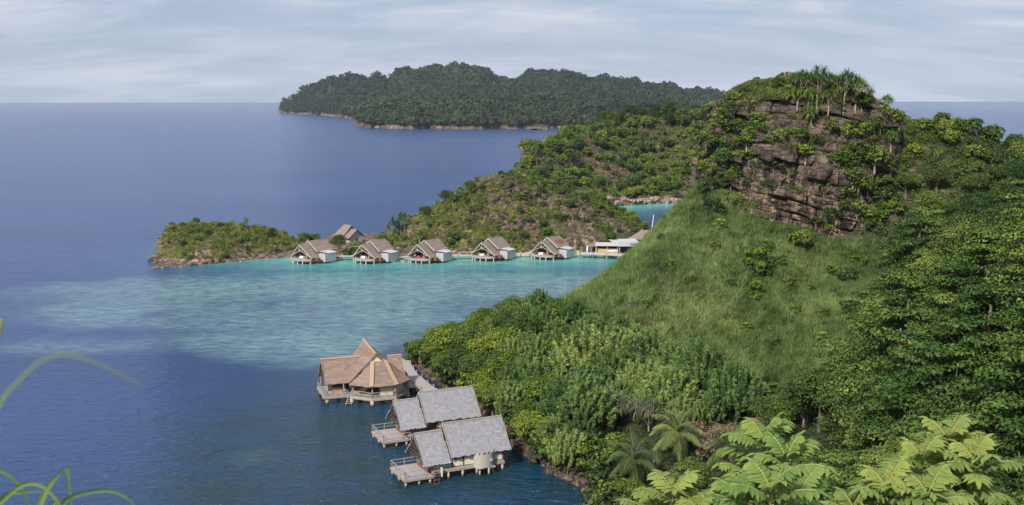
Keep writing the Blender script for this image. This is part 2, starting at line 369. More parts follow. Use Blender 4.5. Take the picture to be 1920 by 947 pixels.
near, near_f = terrain('hillside', -64, 170, -50, 270, .8, near_ctrl, near_shore, 1.1, .9, .10, M['soil_near'], .6, seed=3)

# --- the rock knoll above the slope
def knoll():
    nu, nv = 1300, 330; u = np.linspace(0, 2 * math.pi, nu, endpoint=False); v = np.linspace(0, 1, nv)
    U, V = np.meshgrid(u, v); cx, cy = 53.2, 199.0
    prof_t = [0, .30, .55, .66, .72, .84, .92, .97, 1.0]; prof_r = [1.02, .99, .955, .91, .85, .76, .58, .36, 0.0]; prof_z = [14, 25, 35, 39.5, 41.5, 46, 49.5, 51, 51.5]
    r = np.interp(V, prof_t, prof_r); z = np.interp(V, prof_t, prof_z)
    ca, sa = np.cos(U), np.sin(U)
    ax, by = 19.6, 16.0
    rr = r * (1 + .10 * fbm(ca * 2 + 5, sa * 2 + z * .03, 11, 3))
    # bay and buttresses on the side that faces the camera
    rr *= 1 + .06 * np.sin(U * 5 + 1.0) * (r > .5) + .05 * np.sin(U * 9 + 2)
    x = cx + ax * rr * ca; y = cy + by * rr * sa
    z = z + .9 * fbm(x * .12, y * .12, 17, 4) * smooth(36, 44, z) * 1.6  + 2.2 * np.exp(-((x - 42) ** 2) / 40) * smooth(43, 48, z) * 0
    z = z + 0
    z = np.minimum(z, np.interp(x, [31, 34.5, 37, 42, 50, 57, 65, 74], [40, 43.6, 46.4, 48.9, 49.9, 47.8, 43.6, 40]) + .5 * fbm(x * .25, y * .25, 19, 3) - np.clip(y - 200, 0, 20) * .25)
    nx_, ny_ = ca / ax, sa / by; ln = np.sqrt(nx_ ** 2 + ny_ ** 2); nx_ /= ln; ny_ /= ln
    k = smooth(49, 45, z) * 1.25
    b = (blocks(U * 17, z + .22 * x, 4, 2.3, 5.0, 1.6) * 1.25 + .45 * blocks(U * 17 + 3, z + .28 * x, 8, .8, 2.2) * smooth(35, 29, z) ) * k
    x += nx_ * b; y += ny_ * b; z = z + .2 * b * smooth(48, 30, z)
    V_ = np.stack([x, y, z], 2).reshape(-1, 3); i = np.arange(nu * nv).reshape(nv, nu); i2 = np.roll(i, -1, 1)
    F = np.stack([i[:-1], i2[:-1], i2[1:], i[1:]], 2).reshape(-1, 4)
    me = mesh_np('rock_knoll', V_, F, None, False, M['rock_near']); o = link('rock_knoll', me); tag(o, kind='structure')
    BVH.append(BVHTree.FromPolygons(V_.tolist(), F.tolist()))
knoll()

# --- rocky hill behind the far huts
hill_ctrl = L2([(745, 468, 345), (775, 445, 345), (800, 412, 350), (835, 388, 352), (860, 372, 355), (895, 350, 358), (940, 337, 352), (985, 352, 352),
    (1030, 362, 353), (1080, 372, 354), (1130, 384, 356), (1165, 402, 356), (1195, 432, 354), (900, 430, 336), (980, 430, 337), (1040, 430, 337), (1100, 435, 338),
    (820, 440, 337), (960, 385, 344), (1060, 396, 346), (1140, 440, 343), (880, 385, 345)])
hill_ctrl += [(-36, 378, 3), (-15, 385, 8), (0, 388, 12), (18, 385, 10), (36, 378, 5)]
hill_shore = w2((728, 482), (760, 482), (830, 480), (900, 479), (980, 478), (1060, 477), (1100, 474), (1150, 470), (1200, 462), (1222, 448)) + [(50, 372), (40, 392), (15, 402), (-15, 400), (-40, 385), (-46, 362)]
hill, hill_f = terrain('rocky_hill', -60, 66, 318, 412, .55, hill_ctrl, hill_shore, 1.9, 2.6, .10, M['rock_mid'], 1.7, seed=21)
# --- islet at the left
islet_ctrl = L2([(305, 470, 318), (310, 445, 322), (340, 425, 326), (380, 424, 328), (430, 424, 330), (470, 432, 332), (505, 444, 334), (540, 456, 336), (400, 460, 318), (480, 470, 324), (340, 480, 312), (560, 466, 336), (600, 468, 345)])
islet_ctrl += [(-96, 345, 3), (-75, 352, 3)]
islet_shore = w2((293, 503), (330, 500), (400, 493), (470, 487), (540, 483), (585, 480), (620, 480)) + [(-55, 352), (-62, 362), (-80, 358), (-98, 345), (-107, 328)]
islet, islet_f = terrain('islet', -118, -44, 296, 372, .5, islet_ctrl, islet_shore, 2.3, 1.3, .13, M['rock_mid'], 1.2, seed=33)
# --- low shore under the white house and behind the far huts
flat_ctrl = [(-60, 345, 1.2), (-40, 345, 1.4), (-50, 360, 1.6), (-30, 340, 1.3)]
flat_shore = w2((612, 480), (640, 481), (690, 482), (740, 482)) + [(-34, 352), (-38, 368), (-62, 368), (-62, 350)]
flat, flat_f = terrain('low_shore', -70, -28, 322, 376, .6, flat_ctrl, flat_shore, 1.3, .2, .2, M['rock_mid'], .4, seed=41)
# --- green ridge across the lagoon
ridge_ctrl = L2([(971, 306, 466), (976, 290, 472), (1000, 276, 485), (1040, 272, 500), (1090, 256, 515), (1130, 250, 540), (1170, 226, 570), (1230, 218, 580), (1290, 226, 590), (1340, 240, 590), (1400, 255, 590), (1500, 240, 590),
    (1140, 350, 500), (1250, 340, 510), (1330, 340, 510), (1100, 320, 505), (1200, 290, 535), (1290, 290, 540), (1040, 330, 470)])
ridge_ctrl += [(10, 530, 12), (40, 590, 14), (90, 650, 12), (150, 650, 12), (0, 500, 6)]
ridge_shore = w2((960, 420), (1040, 405), (1110, 392), (1160, 386), (1230, 382), (1310, 380), (1400, 379)) + [(130, 510), (150, 560), (150, 660), (100, 680), (30, 625), (2, 560), (-3, 490), (-3, 460)]
ridge, ridge_f = terrain('green_ridge', -12, 230, 425, 700, 1.4, ridge_ctrl, ridge_shore, 3.2, 3.5, .045, M['rock_mid'], 1.0, seed=51)
# --- far island
fi = L2([(533, 194, 4250), (545, 186, 4150), (548, 182, 4350), (562, 166, 4250), (562, 170, 4000), (590, 158, 3850), (620, 146, 3700), (655, 140, 3550), (688, 140, 3450), (706, 113, 3350), (722, 120, 3330), (745, 132, 3300), (785, 142, 3250), (808, 130, 3200), (850, 132, 3150),
    (915, 140, 3050), (945, 156, 2950), (1000, 151, 2900), (1030, 163, 2850), (1070, 158, 2850), (1110, 156, 2850), (1140, 163, 2800), (1180, 169, 2750), (1215, 160, 2700), (1255, 170, 2700),
    (1290, 167, 2700), (1345, 184, 2650), (1400, 200, 2650), (1500, 215, 2650),
    (705, 205, 1960), (760, 205, 1990), (850, 198, 2100), (950, 205, 2050), (1050, 212, 2000), (1150, 210, 2050), (1250, 205, 2150), (1350, 208, 2200),
    (760, 190, 2500), (850, 178, 2550), (950, 190, 2450), (1050, 182, 2450), (1150, 188, 2400), (1250, 186, 2400), (640, 190, 3100), (700, 175, 2900)])
fi += [(-900, 5000, 20), (-400, 4200, 30), (100, 3900, 30), (700, 3600, 30), (1100, 3300, 30)]
fi_shore = w2((527, 210.5), (560, 213), (610, 216), (650, 219), (690, 226), (700, 240), (760, 241), (850, 241.5), (950, 241), (1040, 241), (1090, 240), (1150, 243), (1250, 245), (1400, 246)) + [(560, 2050), (640, 2600), (560, 3200), (200, 4000), (-300, 4800), (-930, 5100), (-890, 4650)]
far, far_f = terrain('far_island', -1100, 1400, 1650, 5000, 14, fi, fi_shore, 1.9, 22, .012, M['rock_far'], 0, seed=61, lam=0, floor=-10)
rk, rk_f = terrain('islet_rock', 30, 75, 1735, 1790, 1.5, [(40, 1760, 9), (60, 1760, 6), (50, 1765, 9), (70, 1760, 4)], w2((990, 244.5), (1005, 245), (1025, 244.5)) + [(58, 1770), (38, 1770)], 1.5, 2, .1, M['rock_far'], 1, seed=71)

def drop(x, y, zmin=-1):
    best = None
    for b in BVH:
        h = b.ray_cast(Vector((x, y, 400)), Vector((0, 0, -1)))
        if h[0] is not None and (best is None or h[0].z > best[0].z): best = h
    return (best[0], best[1]) if best and best[0].z > zmin else (None, None)
def cast(px, py):
    d = Vector(ray(px, py)).normalized(); best = None
    for b in BVH:
        h = b.ray_cast(Vector((0, 0, CAMH)), d)
        if h[0] is not None and (best is None or h[3] < best[3]): best = h
    return (best[0], best[1]) if best else (None, None)

# ================================================================ SEA
def sea():
    def axis(a, b, s, lo, hi):
        c = list(np.arange(a, b + s, s)); k = s
        while c[-1] < hi: k *= 1.22; c.append(min(c[-1] + k, hi))
        k = s
        while c[0] > lo: k *= 1.22; c.insert(0, max(c[0] - k, lo))
        return np.array(c)
    xs = axis(-150, 130, 1.6, -28000, 28000); ys = axis(80, 520, 1.6, -900, 32000); X, Y = np.meshgrid(xs, ys)
    sh = np.zeros_like(X)
    def blob(px, py, rx, ry, amt, rot=0.0):
        c = G(px, py); dx, dy = X - c[0], Y - c[1]; a = R(rot)
        u = (dx * math.cos(a) + dy * math.sin(a)) / rx; v = (-dx * math.sin(a) + dy * math.cos(a)) / ry
        return amt * np.exp(-(u * u + v * v))
    n1 = fbm(X * .03, Y * .02, 5, 4); n2 = fbm(X * .09, Y * .06, 15, 4)
    def dsea(poly): return -sdist(X + n2 * 2, Y + n2 * 2, poly)
    dh = dsea(hill_shore); dfl = dsea(flat_shore); di = dsea(islet_shore); dr = dsea(ridge_shore); dn = dsea(near_shore)
    # sheltered sand flat along the far huts
    sand = np.exp(-np.clip(np.minimum(dh, dfl), 0, 99) / 26.0) * 1.2 * (Y < 352)
    sand = np.maximum(sand, np.exp(-np.clip(di, 0, 99) / 7.0) * .75 * smooth(-95, -80, X) * (Y < 335))
    sand = np.maximum(sand, np.exp(-np.clip(dr, 0, 99) / 18.0) * 1.25 * (Y < 510) * (Y > 425))
    pale = blob(720, 535, 60, 16, .6) + blob(480, 530, 40, 14, .4) + blob(960, 530, 40, 14, .45) + blob(520, 560, 55, 22, .55) + blob(880, 545, 38, 18, .5) + blob(330, 590, 32, 14, .35) + blob(600, 655, 17, 15, .75) + blob(500, 640, 20, 8, .45) + blob(150, 650, 26, 9, .28) + blob(640, 600, 40, 12, .4) + blob(480, 850, 8, 9, .16) + blob(700, 590, 26, 20, .2)
    pale *= 1 + .45 * n1 + .8 * n2
    teal = np.exp(-np.clip(dn, 0, 99) / 20.0) * 1.5 + blob(640, 800, 20, 22, 1.0) + blob(480, 850, 9, 12, .45) + blob(720, 930, 30, 18, 1.0)  # reflection and shade of the shore trees put into the water colour, plus teal patches
    teal = np.clip(teal * (1 + .5 * n2), 0, 1)
    ny, nx = X.shape; i = np.arange(nx * ny).reshape(ny, nx)
    F = np.stack([i[:-1, :-1], i[:-1, 1:], i[1:, 1:], i[1:, :-1]], 2).reshape(-1, 4)
    V = np.stack([X, Y, X * 0], 2).reshape(-1, 3)
    me = mesh_np('sea', V, F, None, True)
    for nm, a in (('sand', sand), ('pale', pale), ('teal', teal)):
        at = me.attributes.new(nm, 'FLOAT', 'POINT'); at.data.foreach_set('value', np.clip(a, 0, 1.2).astype(np.float32).ravel())
    m, n, out = newmat('sea_water'); g = n.n('ShaderNodeNewGeometry'); pos = g.outputs['Position']
    def att(k): return n.n('ShaderNodeAttribute', attribute_name=k).outputs['Fac']
    lump = n.noise(n.mapping(pos, (.10, .16, 0)), 1, 7, .65, .5); reef = n.noise(n.mapping(pos, (.28, .5, 0)), 1, 6, .7, .5)
    big = n.noise(n.mapping(pos, (.004, .012, 0)), 1, 5, .55)
    c = n.mix(n.ramp(big, [(.35, 0), (.7, 1)]), (.007, .042, .160), (.013, .062, .215))
    te = n.math('MULTIPLY', att('teal'), n.ramp(lump, [(.3, .55), (.7, 1)]))
    c = n.mix(te, c, (.003, .034, .040))
    pf = n.ramp(n.math('MULTIPLY', att('pale'), n.math('MULTIPLY_ADD', lump, 1.4, .35)), [(.12, 0), (.38, .6), (1, 1)])
    c = n.mix(pf, c, n.mix(n.ramp(reef, [(.35, 0), (.65, 1)]), (.045, .13, .19), (.20, .34, .39)))
    sf = n.ramp(n.math('ADD', att('sand'), n.math('MULTIPLY_ADD', reef, .5, -.25)), [(.12, 0), (.42, .45), (.80, 1)])
    c = n.mix(sf, c, n.mix(n.ramp(lump, [(.3, 0), (.7, 1)]), (.06, .32, .29), (.17, .50, .44)))
    # waves
    w1 = n.noise(n.mapping(pos, (.38, .85, 0), rot=(0, 0, R(14))), 1, 4, .62, .6)
    w2_ = n.noise(n.mapping(pos, (1.3, 2.5, 0), rot=(0, 0, R(-10))), 1, 3, .6, .5)
    w3 = n.noise(n.mapping(pos, (.07, .16, 0)), 1, 3, .5)
    hgt = n.math('ADD', n.math('ADD', n.math('MULTIPLY', w1, 1.9), n.math('MULTIPLY', w2_, .6)), n.math('MULTIPLY', w3, 1.5))
    b = pr(n, out, c, .17, hgt, 1.0, .45, .6); b.inputs['IOR'].default_value = 1.33
    me.materials.append(m); o = link('sea', me); tag(o, kind='structure')
sea()
# ================================================================ VEGETATION: meshes
M['leaf_bright'] = leafmat('bright_leaf', [(0.0533, 0.0945, 0.0117), (0.114, 0.183, 0.0215), (0.229, 0.302, 0.039)])
M['leaf_mid'] = leafmat('mid_green_leaf', [(0.0409, 0.0804, 0.0203), (0.0818, 0.139, 0.0281), (0.164, 0.23, 0.0507)])
M['leaf_dark'] = leafmat('dark_leaf', [(0.0237, 0.0451, 0.0117), (0.0473, 0.0796, 0.0175), (0.0929, 0.133, 0.0273)])
M['leaf_olive'] = leafmat('olive_leaf', [(0.0585, 0.0858, 0.0208), (0.111, 0.157, 0.0312), (0.208, 0.257, 0.0572)])
M['leaf_feather'] = leafmat('feathery_leaf', [(0.0533, 0.0965, 0.0281), (0.107, 0.178, 0.0491), (0.213, 0.306, 0.0841)])
M['leaf_layer'] = leafmat('layered_leaf', [(0.0454, 0.092, 0.0192), (0.0983, 0.164, 0.0319), (0.182, 0.262, 0.0532)])
M['leaf_pandan'] = leafmat('pandanus_leaf', [(0.0572, 0.114, 0.0286), (0.129, 0.222, 0.0429), (0.272, 0.372, 0.0858)])
M['leaf_grey'] = leafmat('grey_green_pandanus_leaf', [(0.078, 0.104, 0.065), (0.143, 0.182, 0.104), (0.286, 0.286, 0.182)])
M['leaf_coco'] = leafmat('coconut_leaflet', [(0.039, 0.078, 0.0286), (0.091, 0.143, 0.0455), (0.208, 0.26, 0.078)], rough=.4)
M['leaf_dry'] = leafmat('dry_frond', [(.16, .11, .06), (.26, .19, .10), (.36, .28, .16)])
M['leaf_young'] = leafmat('young_leaflet', [(0.111, 0.196, 0.0484), (0.204, 0.304, 0.0808), (0.306, 0.376, 0.0969)], .35, .5, .08)
M['grass'] = leafmat('tall_grass', [(0.0621, 0.106, 0.0311), (0.161, 0.235, 0.0725), (0.323, 0.384, 0.145)], .3, .6, .0)
M['grass_dry'] = leafmat('hilltop_grass', [(0.117, 0.143, 0.039), (0.221, 0.247, 0.065), (0.364, 0.351, 0.117)], .3, .6, .0)
M['blade'] = leafmat('grass_blade', [(0.078, 0.156, 0.026), (0.169, 0.286, 0.052), (0.338, 0.429, 0.117)], .35, .5, .05)
M['far_leaf'] = leafmat('far_wood_leaf', [(0.0116, 0.0257, 0.0138), (0.029, 0.0544, 0.0207), (0.0679, 0.0992, 0.0368)], .1, .8, 0)
M['flower'] = leafmat('pink_bract', [(0.255, 0.075, 0.11), (0.425, 0.175, 0.209), (0.51, 0.375, 0.33)], .3, .6, .05)
def nrm(a): return a / (np.linalg.norm(a, axis=-1, keepdims=True) + 1e-9)
def leaves(pos, nrmv, L, Wd, rng, align=None, jit=.5, droop=.0):
    """one bent rhombic leaf per position; returns verts, faces"""
    n = len(pos); nv = nrm(nrmv + rng.normal(0, jit, (n, 3)))
    t = rng.normal(0, 1, (n, 3)) if align is None else align + rng.normal(0, .35, (n, 3))
    t = nrm(t - nv * (t * nv).sum(1, keepdims=True)); s = np.cross(nv, t)
    L = L * rng.uniform(.7, 1.3, (n, 1)); Wd = Wd * rng.uniform(.7, 1.3, (n, 1))
    a = pos - t * L * .5; b = pos + s * Wd * .5 + nv * .06 * L; c = pos + t * L * .5 - nv * L * .12; d = pos - s * Wd * .5 + nv * .06 * L
    c[:, 2] -= droop * L[:, 0]
    V = np.stack([a, b, c, d], 1).reshape(-1, 3); F = np.arange(4 * n).reshape(n, 4)
    return V, F
def dirs(n, rng, up=.0):
    d = nrm(rng.normal(0, 1, (n, 3))); d[:, 2] = np.where(rng.random(n) < up, np.abs(d[:, 2]), d[:, 2]); return d
def clump_crown(seed, clumps, per, L, Wd, up=.75, jit=.45):
    """clumps: list (x,y,z,rx,ry,rz)"""
    rng = np.random.default_rng(seed); Vs, Ts = [], []
    for (x, y, z, rx, ry, rz) in clumps:
        n = int(per * rng.uniform(.8, 1.2)); d = dirs(n, rng, up); rad = rng.uniform(.55, 1.08, (n, 1)) ** .6
        lum = 1 + .22 * np.sin(d[:, :1] * 7 + seed) * np.cos(d[:, 1:2] * 6 + x)
        p = np.array([x, y, z]) + d * rad * lum * np.array([rx, ry, rz])
        v, f = leaves(p, nrm(d / np.array([rx, ry, rz])) * .8 + np.array([0, 0, .5]), L, Wd, rng, None, jit, .12)
        base = rng.uniform(.2, .75); t = np.clip(base + rng.normal(0, .16, n), 0, 1); Vs.append(v); Ts.append(np.repeat(t, 4))
    V = np.concatenate(Vs); return V, np.arange(len(V)).reshape(-1, 4), np.concatenate(Ts)
def trunk_mesh(name, base_r, h, tips, seed, mat, lean=(0, 0), n=6, wig=.15):
    rng = random.Random(seed); mb = MB(); pts = []; k = 6
    for i in range(k + 1):
        t = i / k; pts.append((lean[0] * t * t + rng.uniform(-wig, wig) * t, lean[1] * t * t + rng.uniform(-wig, wig) * t, -1.0 + (h + 1.0) * t))
    mb.tube(pts, [base_r * (1.25 - .85 * i / k) for i in range(k + 1)], n)
    for (tx, ty, tz) in tips:
        q = rng.uniform(.45, .95); i = min(int(q * k), k - 1); f = q * k - i
        a = Vector(pts[i]).lerp(Vector(pts[i + 1]), f); b = Vector((tx, ty, tz)); 
        if b.z < a.z - .5: a = Vector(pts[2])
        m = a.lerp(b, .5) + Vector((rng.uniform(-.2, .2), rng.uniform(-.2, .2), -.12 * (b - a).length + rng.uniform(0, .3)))
        r0 = base_r * rng.uniform(.28, .45); mb.tube([a, a.lerp(m, .6), m, m.lerp(b, .6), b], [r0, r0 * .85, r0 * .7, r0 * .5, r0 * .25], 5)
    return mb.mesh(name, mat, True)
KINDS = {}
def reg(kind, name, cat, crown, trunk=None, extra=()): KINDS.setdefault(kind, []).append((name, cat, crown, trunk, extra))
def cm(name, VFT, mat): return mesh_np(name, VFT[0], VFT[1], VFT[2], False, mat)

def round_tree(kind, name, mat, seeds, Rr, H, nc, per, L, Wd, flat=.8, bark='bark', cat='tree'):
    for s in seeds:
        rng = random.Random(s); cl = []
        for i in range(nc):
            z = 1 - 2 * (i + .5) / nc * .78; a = i * 2.39996 + rng.uniform(-.5, .5); q = math.sqrt(max(0, 1 - z * z)); k = rng.uniform(.52, .86) * Rr
            r = Rr * rng.uniform(.26, .44)
            cl.append((k * q * math.cos(a), k * q * math.sin(a), H + k * z * flat, r, r, r * rng.uniform(.55, .85)))
        tips = [c[:3] for c in cl[::max(1, nc // 9)]]
        reg(kind, name, cat, cm('crown', clump_crown(s, cl, per, L, Wd), M[mat]), trunk_mesh('trunk', Rr * .06 + .05, H, tips, s, M[bark]))
def layered_tree(kind, name, mat, seeds, Rr, H, tiers, per, L, Wd):
    for s in seeds:
        rng = random.Random(s); cl = []
        for t in range(tiers):
            f = t / (tiers - 1); rt = Rr * (1.0 - .72 * f ** 1.3) * rng.uniform(.85, 1.1); z = H * (.45 + .62 * f); nb = max(2, int(7 - 4 * f)); a0 = rng.uniform(0, 6)
            for b in range(nb):
                a = a0 + b * 6.283 / nb + rng.uniform(-.3, .3)
                for q in (.45, .8, 1.0):
                    if rng.random() < .12: continue
                    rr = Rr * rng.uniform(.2, .3) * (1.15 - .3 * f)
                    cl.append((rt * q * math.cos(a + rng.uniform(-.2, .2)), rt * q * math.sin(a + rng.uniform(-.2, .2)), z + .05 * rt * q - .10 * rt * q * q + rng.uniform(-.25, .25), rr, rr, rr * .32))
        tips = [c[:3] for c in cl[2::3]][:22]
        reg(kind, name, 'tree', cm('crown', clump_crown(s, cl, per, L, Wd, .8, .35), M[mat]), trunk_mesh('trunk', .28, H * .95, tips, s, M['bark']))
def feather_tree(kind, name, mat, seeds, Rr, H, nt_, per, cat='tree'):
    for s in seeds:
        rng = np.random.default_rng(s); Vs, Ts, tips = [], [], []
        for i in range(nt_):
            a = i * 2.39996; q = math.sqrt((i + .5) / nt_); x, y = Rr * q * math.cos(a), Rr * q * math.sin(a)
            for lvl in range(2):
                z = H * (1.0 - .45 * q * q) * (1 if lvl == 0 else .66) + rng.uniform(-.5, .5); c = np.array([x * (1 if lvl == 0 else 1.15), y * (1 if lvl == 0 else 1.15), z])
                ax = nrm(np.array([x * .35 + .5 + rng.normal(0, .3), y * .35 + rng.normal(0, .3), 1.6])[None])[0]; ln = rng.uniform(1.3, 2.0)
                n = per; u = rng.random(n); side = dirs(n, rng); al = nrm(ax[None] * .9 + side * .8); p = c + ax * ln * u[:, None] + al * .32 * (1 - .4 * u[:, None])
                v, f = leaves(p, side + np.array([0, 0, .5]), .66, .11, rng, al, .3, .10); b = rng.uniform(.2, .7)
                Vs.append(v); Ts.append(np.repeat(np.clip(b * .8 + .45 * u - .05 + rng.normal(0, .08, n), 0, 1), 4))
                if lvl == 0 and i % 4 == 0: tips.append(tuple(c))
        V = np.concatenate(Vs); reg(kind, name, cat, mesh_np('crown', V, np.arange(len(V)).reshape(-1, 4), np.concatenate(Ts), False, M[mat]), trunk_mesh('trunk', .12, H * .8, tips, s, M['bark']))
def strap(p0, d0, L, Wd, segs, droop, rng, V, F, T, tone):
    """one arching strap leaf as a strip of quads"""
    p = np.array(p0, float); d = np.array(d0, float); d /= np.linalg.norm(d); s = np.cross(d, [0, 0, 1.0]); ns = np.linalg.norm(s)
    s = s / ns if ns > 1e-3 else np.array([1.0, 0, 0]); b = len(V)
    for i in range(segs + 1):
        wd = Wd * (1 - .85 * (i / segs) ** 1.5) * (.6 + .4 * min(1, i * 2 / segs)) * .5
        V.append(p - s * wd); V.append(p + s * wd); T.append(tone); T.append(tone)
        if i: F.append((b + 2 * i - 2, b + 2 * i - 1, b + 2 * i + 1, b + 2 * i))
        p = p + d * L / segs; d = d + np.array([0, 0, -droop / segs]); d /= np.linalg.norm(d)
def pandan_tree(kind, name, mat, seeds, H, nb, Rr, L, nl, Wd=.10, droop=1.9, dry=.12, bark='bark_pale'):
    for s in seeds:
        rng = np.random.default_rng(s); V, F, T = [], [], []; Vd, Fd, Td = [], [], []; tips = []
        for i in range(nb):
            a = i * 2.39996 + rng.uniform(-.4, .4); q = math.sqrt((i + .3) / nb); c = (Rr * q * math.cos(a), Rr * q * math.sin(a), H * (1.02 - .32 * q) + rng.uniform(-.25, .25)); tips.append(c)
            tb = rng.uniform(.25, .7)
            for k in range(nl):
                el = rng.uniform(-.1, 1.35); az = rng.uniform(0, 6.283); d = (math.cos(az) * math.cos(el), math.sin(az) * math.cos(el), math.sin(el))
                strap(c, d, L * rng.uniform(.75, 1.15), Wd, 3, droop * rng.uniform(.7, 1.2), rng, V, F, T, float(np.clip(tb + rng.normal(0, .15), 0, 1)))
            for k in range(int(nl * dry)):
                az = rng.uniform(0, 6.283); strap((c[0], c[1], c[2] - .15), (math.cos(az), math.sin(az), -.6), L * rng.uniform(.6, 1.0), Wd, 3, 2.5, rng, Vd, Fd, Td, rng.random())
        ex = [('dead_leaves', mesh_np('dead_leaves', Vd, Fd, Td, False, M['leaf_dry']))] if Vd else []
        reg(kind, name, 'pandanus', mesh_np('crown', V, F, T, False, M[mat]), trunk_mesh('trunk', .13, H * .72, tips, s, M[bark], n=6, wig=.1), ex)
def palm(kind, name, seeds, H, nf, L, mat='leaf_coco', lean=.6):
    for s in seeds:
        rng = np.random.default_rng(s); V, F, T = [], [], []; mb = MB(); top = np.array([lean, lean * .3, H])
        for i in range(nf):
            az = i * 2.39996 + rng.uniform(-.2, .2); el = 1.35 - 1.5 * (i / nf) + rng.uniform(-.1, .1); l = L * rng.uniform(.85, 1.1)
            d = np.array([math.cos(az) * math.cos(el), math.sin(az) * math.cos(el), math.sin(el)]); p = top.copy(); pts = [p.copy()]; k = 14; tone = rng.uniform(.2, .75)
            for j in range(k):
                p = p + d * l / k; d = d + np.array([0, 0, -1.75 / k * (.6 + j / k)]); d /= np.linalg.norm(d); pts.append(p.copy())
                s_ = np.cross(d, [0, 0, 1.0]); s_ /= np.linalg.norm(s_) + 1e-6
                ll = l * .30 * math.sin(math.pi * min(1, (j + 2.5) / (k + 2))) ** .6
                for sd in (-1, 1):
                    for m_ in (0, .33, .66):
                        strap(p - d * l / k * m_, s_ * sd * .95 + d * .55 + np.array([0, 0, -.12 + rng.normal(0, .08)]), ll * rng.uniform(.85, 1.1), .085, 2, .9, rng, V, F, T, float(np.clip(tone + rng.normal(0, .1), 0, 1)))
            mb.tube([tuple(q) for q in pts[::2]], [.045, .04, .035, .03, .025, .02, .015, .01][:len(pts[::2])], 4)
        tr = MB(); k = 9; tr.tube([(lean * (i / k) ** 1.6, lean * .3 * (i / k) ** 1.6, -1 + (H + 1) * i / k) for i in range(k + 1)], [.17 - .006 * i for i in range(k + 1)], 8)
        nuts = MB()
        for i in range(7):
            a = i * .9; c = Vector(top) + Vector((.22 * math.cos(a), .22 * math.sin(a), -.25 - .05 * (i % 3)))
            nuts.tube([c + Vector((0, 0, .12)), c + Vector((0, 0, .05)), c - Vector((0, 0, .07)), c - Vector((0, 0, .13))], [.03, .1, .1, .02], 8)
        reg(kind, name, 'palm', mesh_np('crown', V, F, T, False, M[mat]), tr.mesh('trunk', M['bark_pale'], True), [('frond_stems', mb.mesh('frond_stems', M['stem'], True)), ('coconuts', nuts.mesh('coconuts', M['nut'], True))])
M['stem'] = woodmat('yellow_green_stem', (.22, .24, .06), (.34, .33, .12), 2)
M['nut'] = woodmat('coconut_husk', (.30, .20, .06), (.42, .30, .10), 3)

round_tree('bright', 'broadleaf_tree', 'leaf_bright', (1, 2, 3), 3.4, 5.0, 30, 150, .34, .22)
round_tree('dark', 'broadleaf_tree', 'leaf_dark', (4, 5, 6), 3.8, 6.0, 30, 150, .36, .22)
round_tree('mid', 'broadleaf_tree', 'leaf_mid', (7, 8, 9), 4.2, 6.5, 38, 170, .34, .20)
layered_tree('layer', 'layered_tree', 'leaf_layer', (11, 12, 13), 5.6, 10.5, 6, 135, .36, .20)
layered_tree('layerdark', 'layered_tree', 'leaf_mid', (14, 15), 5.0, 9.5, 6, 135, .36, .20)
feather_tree('feather', 'feathery_tree', 'leaf_feather', (21, 22, 23), 2.6, 5.2, 40, 80)
round_tree('shrub', 'shrub', 'leaf_olive', (31, 32, 33), 1.25, .9, 9, 75, .26, .16, cat='shrub')
round_tree('shrubgreen', 'shrub', 'leaf_bright', (34, 35, 36), 1.3, .9, 9, 75, .26, .17, cat='shrub')
round_tree('shrubdark', 'shrub', 'leaf_dark', (37, 38, 39), 1.4, 1.0, 9, 75, .28, .18, cat='shrub')
round_tree('small', 'small_tree', 'leaf_mid', (41, 42, 43), 2.2, 2.1, 24, 70, .42, .28, bark='bark_pale')
round_tree('smallolive', 'small_tree', 'leaf_olive', (44, 45, 46), 2.2, 2.0, 24, 70, .42, .28, bark='bark_pale')
round_tree('smallbright', 'small_tree', 'leaf_bright', (47, 48), 2.0, 1.9, 22, 70, .42, .28, bark='bark_pale')
pandan_tree('pandan', 'pandanus', 'leaf_pandan', (51, 52, 53), 4.2, 12, 1.7, 1.25, 46, .12)
pandan_tree('pandanlow', 'pandanus', 'leaf_pandan', (54, 55), 2.3, 7, 1.0, 1.5, 46, .11, 2.3)
pandan_tree('pandangrey', 'pandanus', 'leaf_grey', (56, 57), 5.2, 13, 2.3, 1.5, 40, .10, 2.4, .3)
pandan_tree('pandanfar', 'pandanus', 'leaf_pandan', (58, 59, 60), 2.9, 4, .8, 1.25, 40, .16, 2.0, .1)
pandan_tree('tallpandan', 'pandanus', 'leaf_pandan', (65, 66, 67), 7.6, 5, 1.0, 1.35, 60, .2, 1.8, .1)
palm('coconut', 'coconut_palm', (61, 62, 63), 4.4, 20, 4.0)
palm('fanpalm', 'date_palm', (64,), 2.4, 26, 1.9, 'leaf_grey', .1)
# slim conical dark tree
cl = []
for i in range(44):
    f = i / 43; r = 1.9 * (1 - f) ** .8 + .25; a = i * 2.39996; cl.append((r * .75 * math.cos(a), r * .75 * math.sin(a), 1.2 + 7.3 * f, r * .42 + .2, r * .42 + .2, .5))
reg('cone', 'conical_tree', 'tree', cm('crown', clump_crown(71, cl, 110, .26, .13), M['leaf_dark']), trunk_mesh('trunk', .2, 8, [], 71, M['bark']))
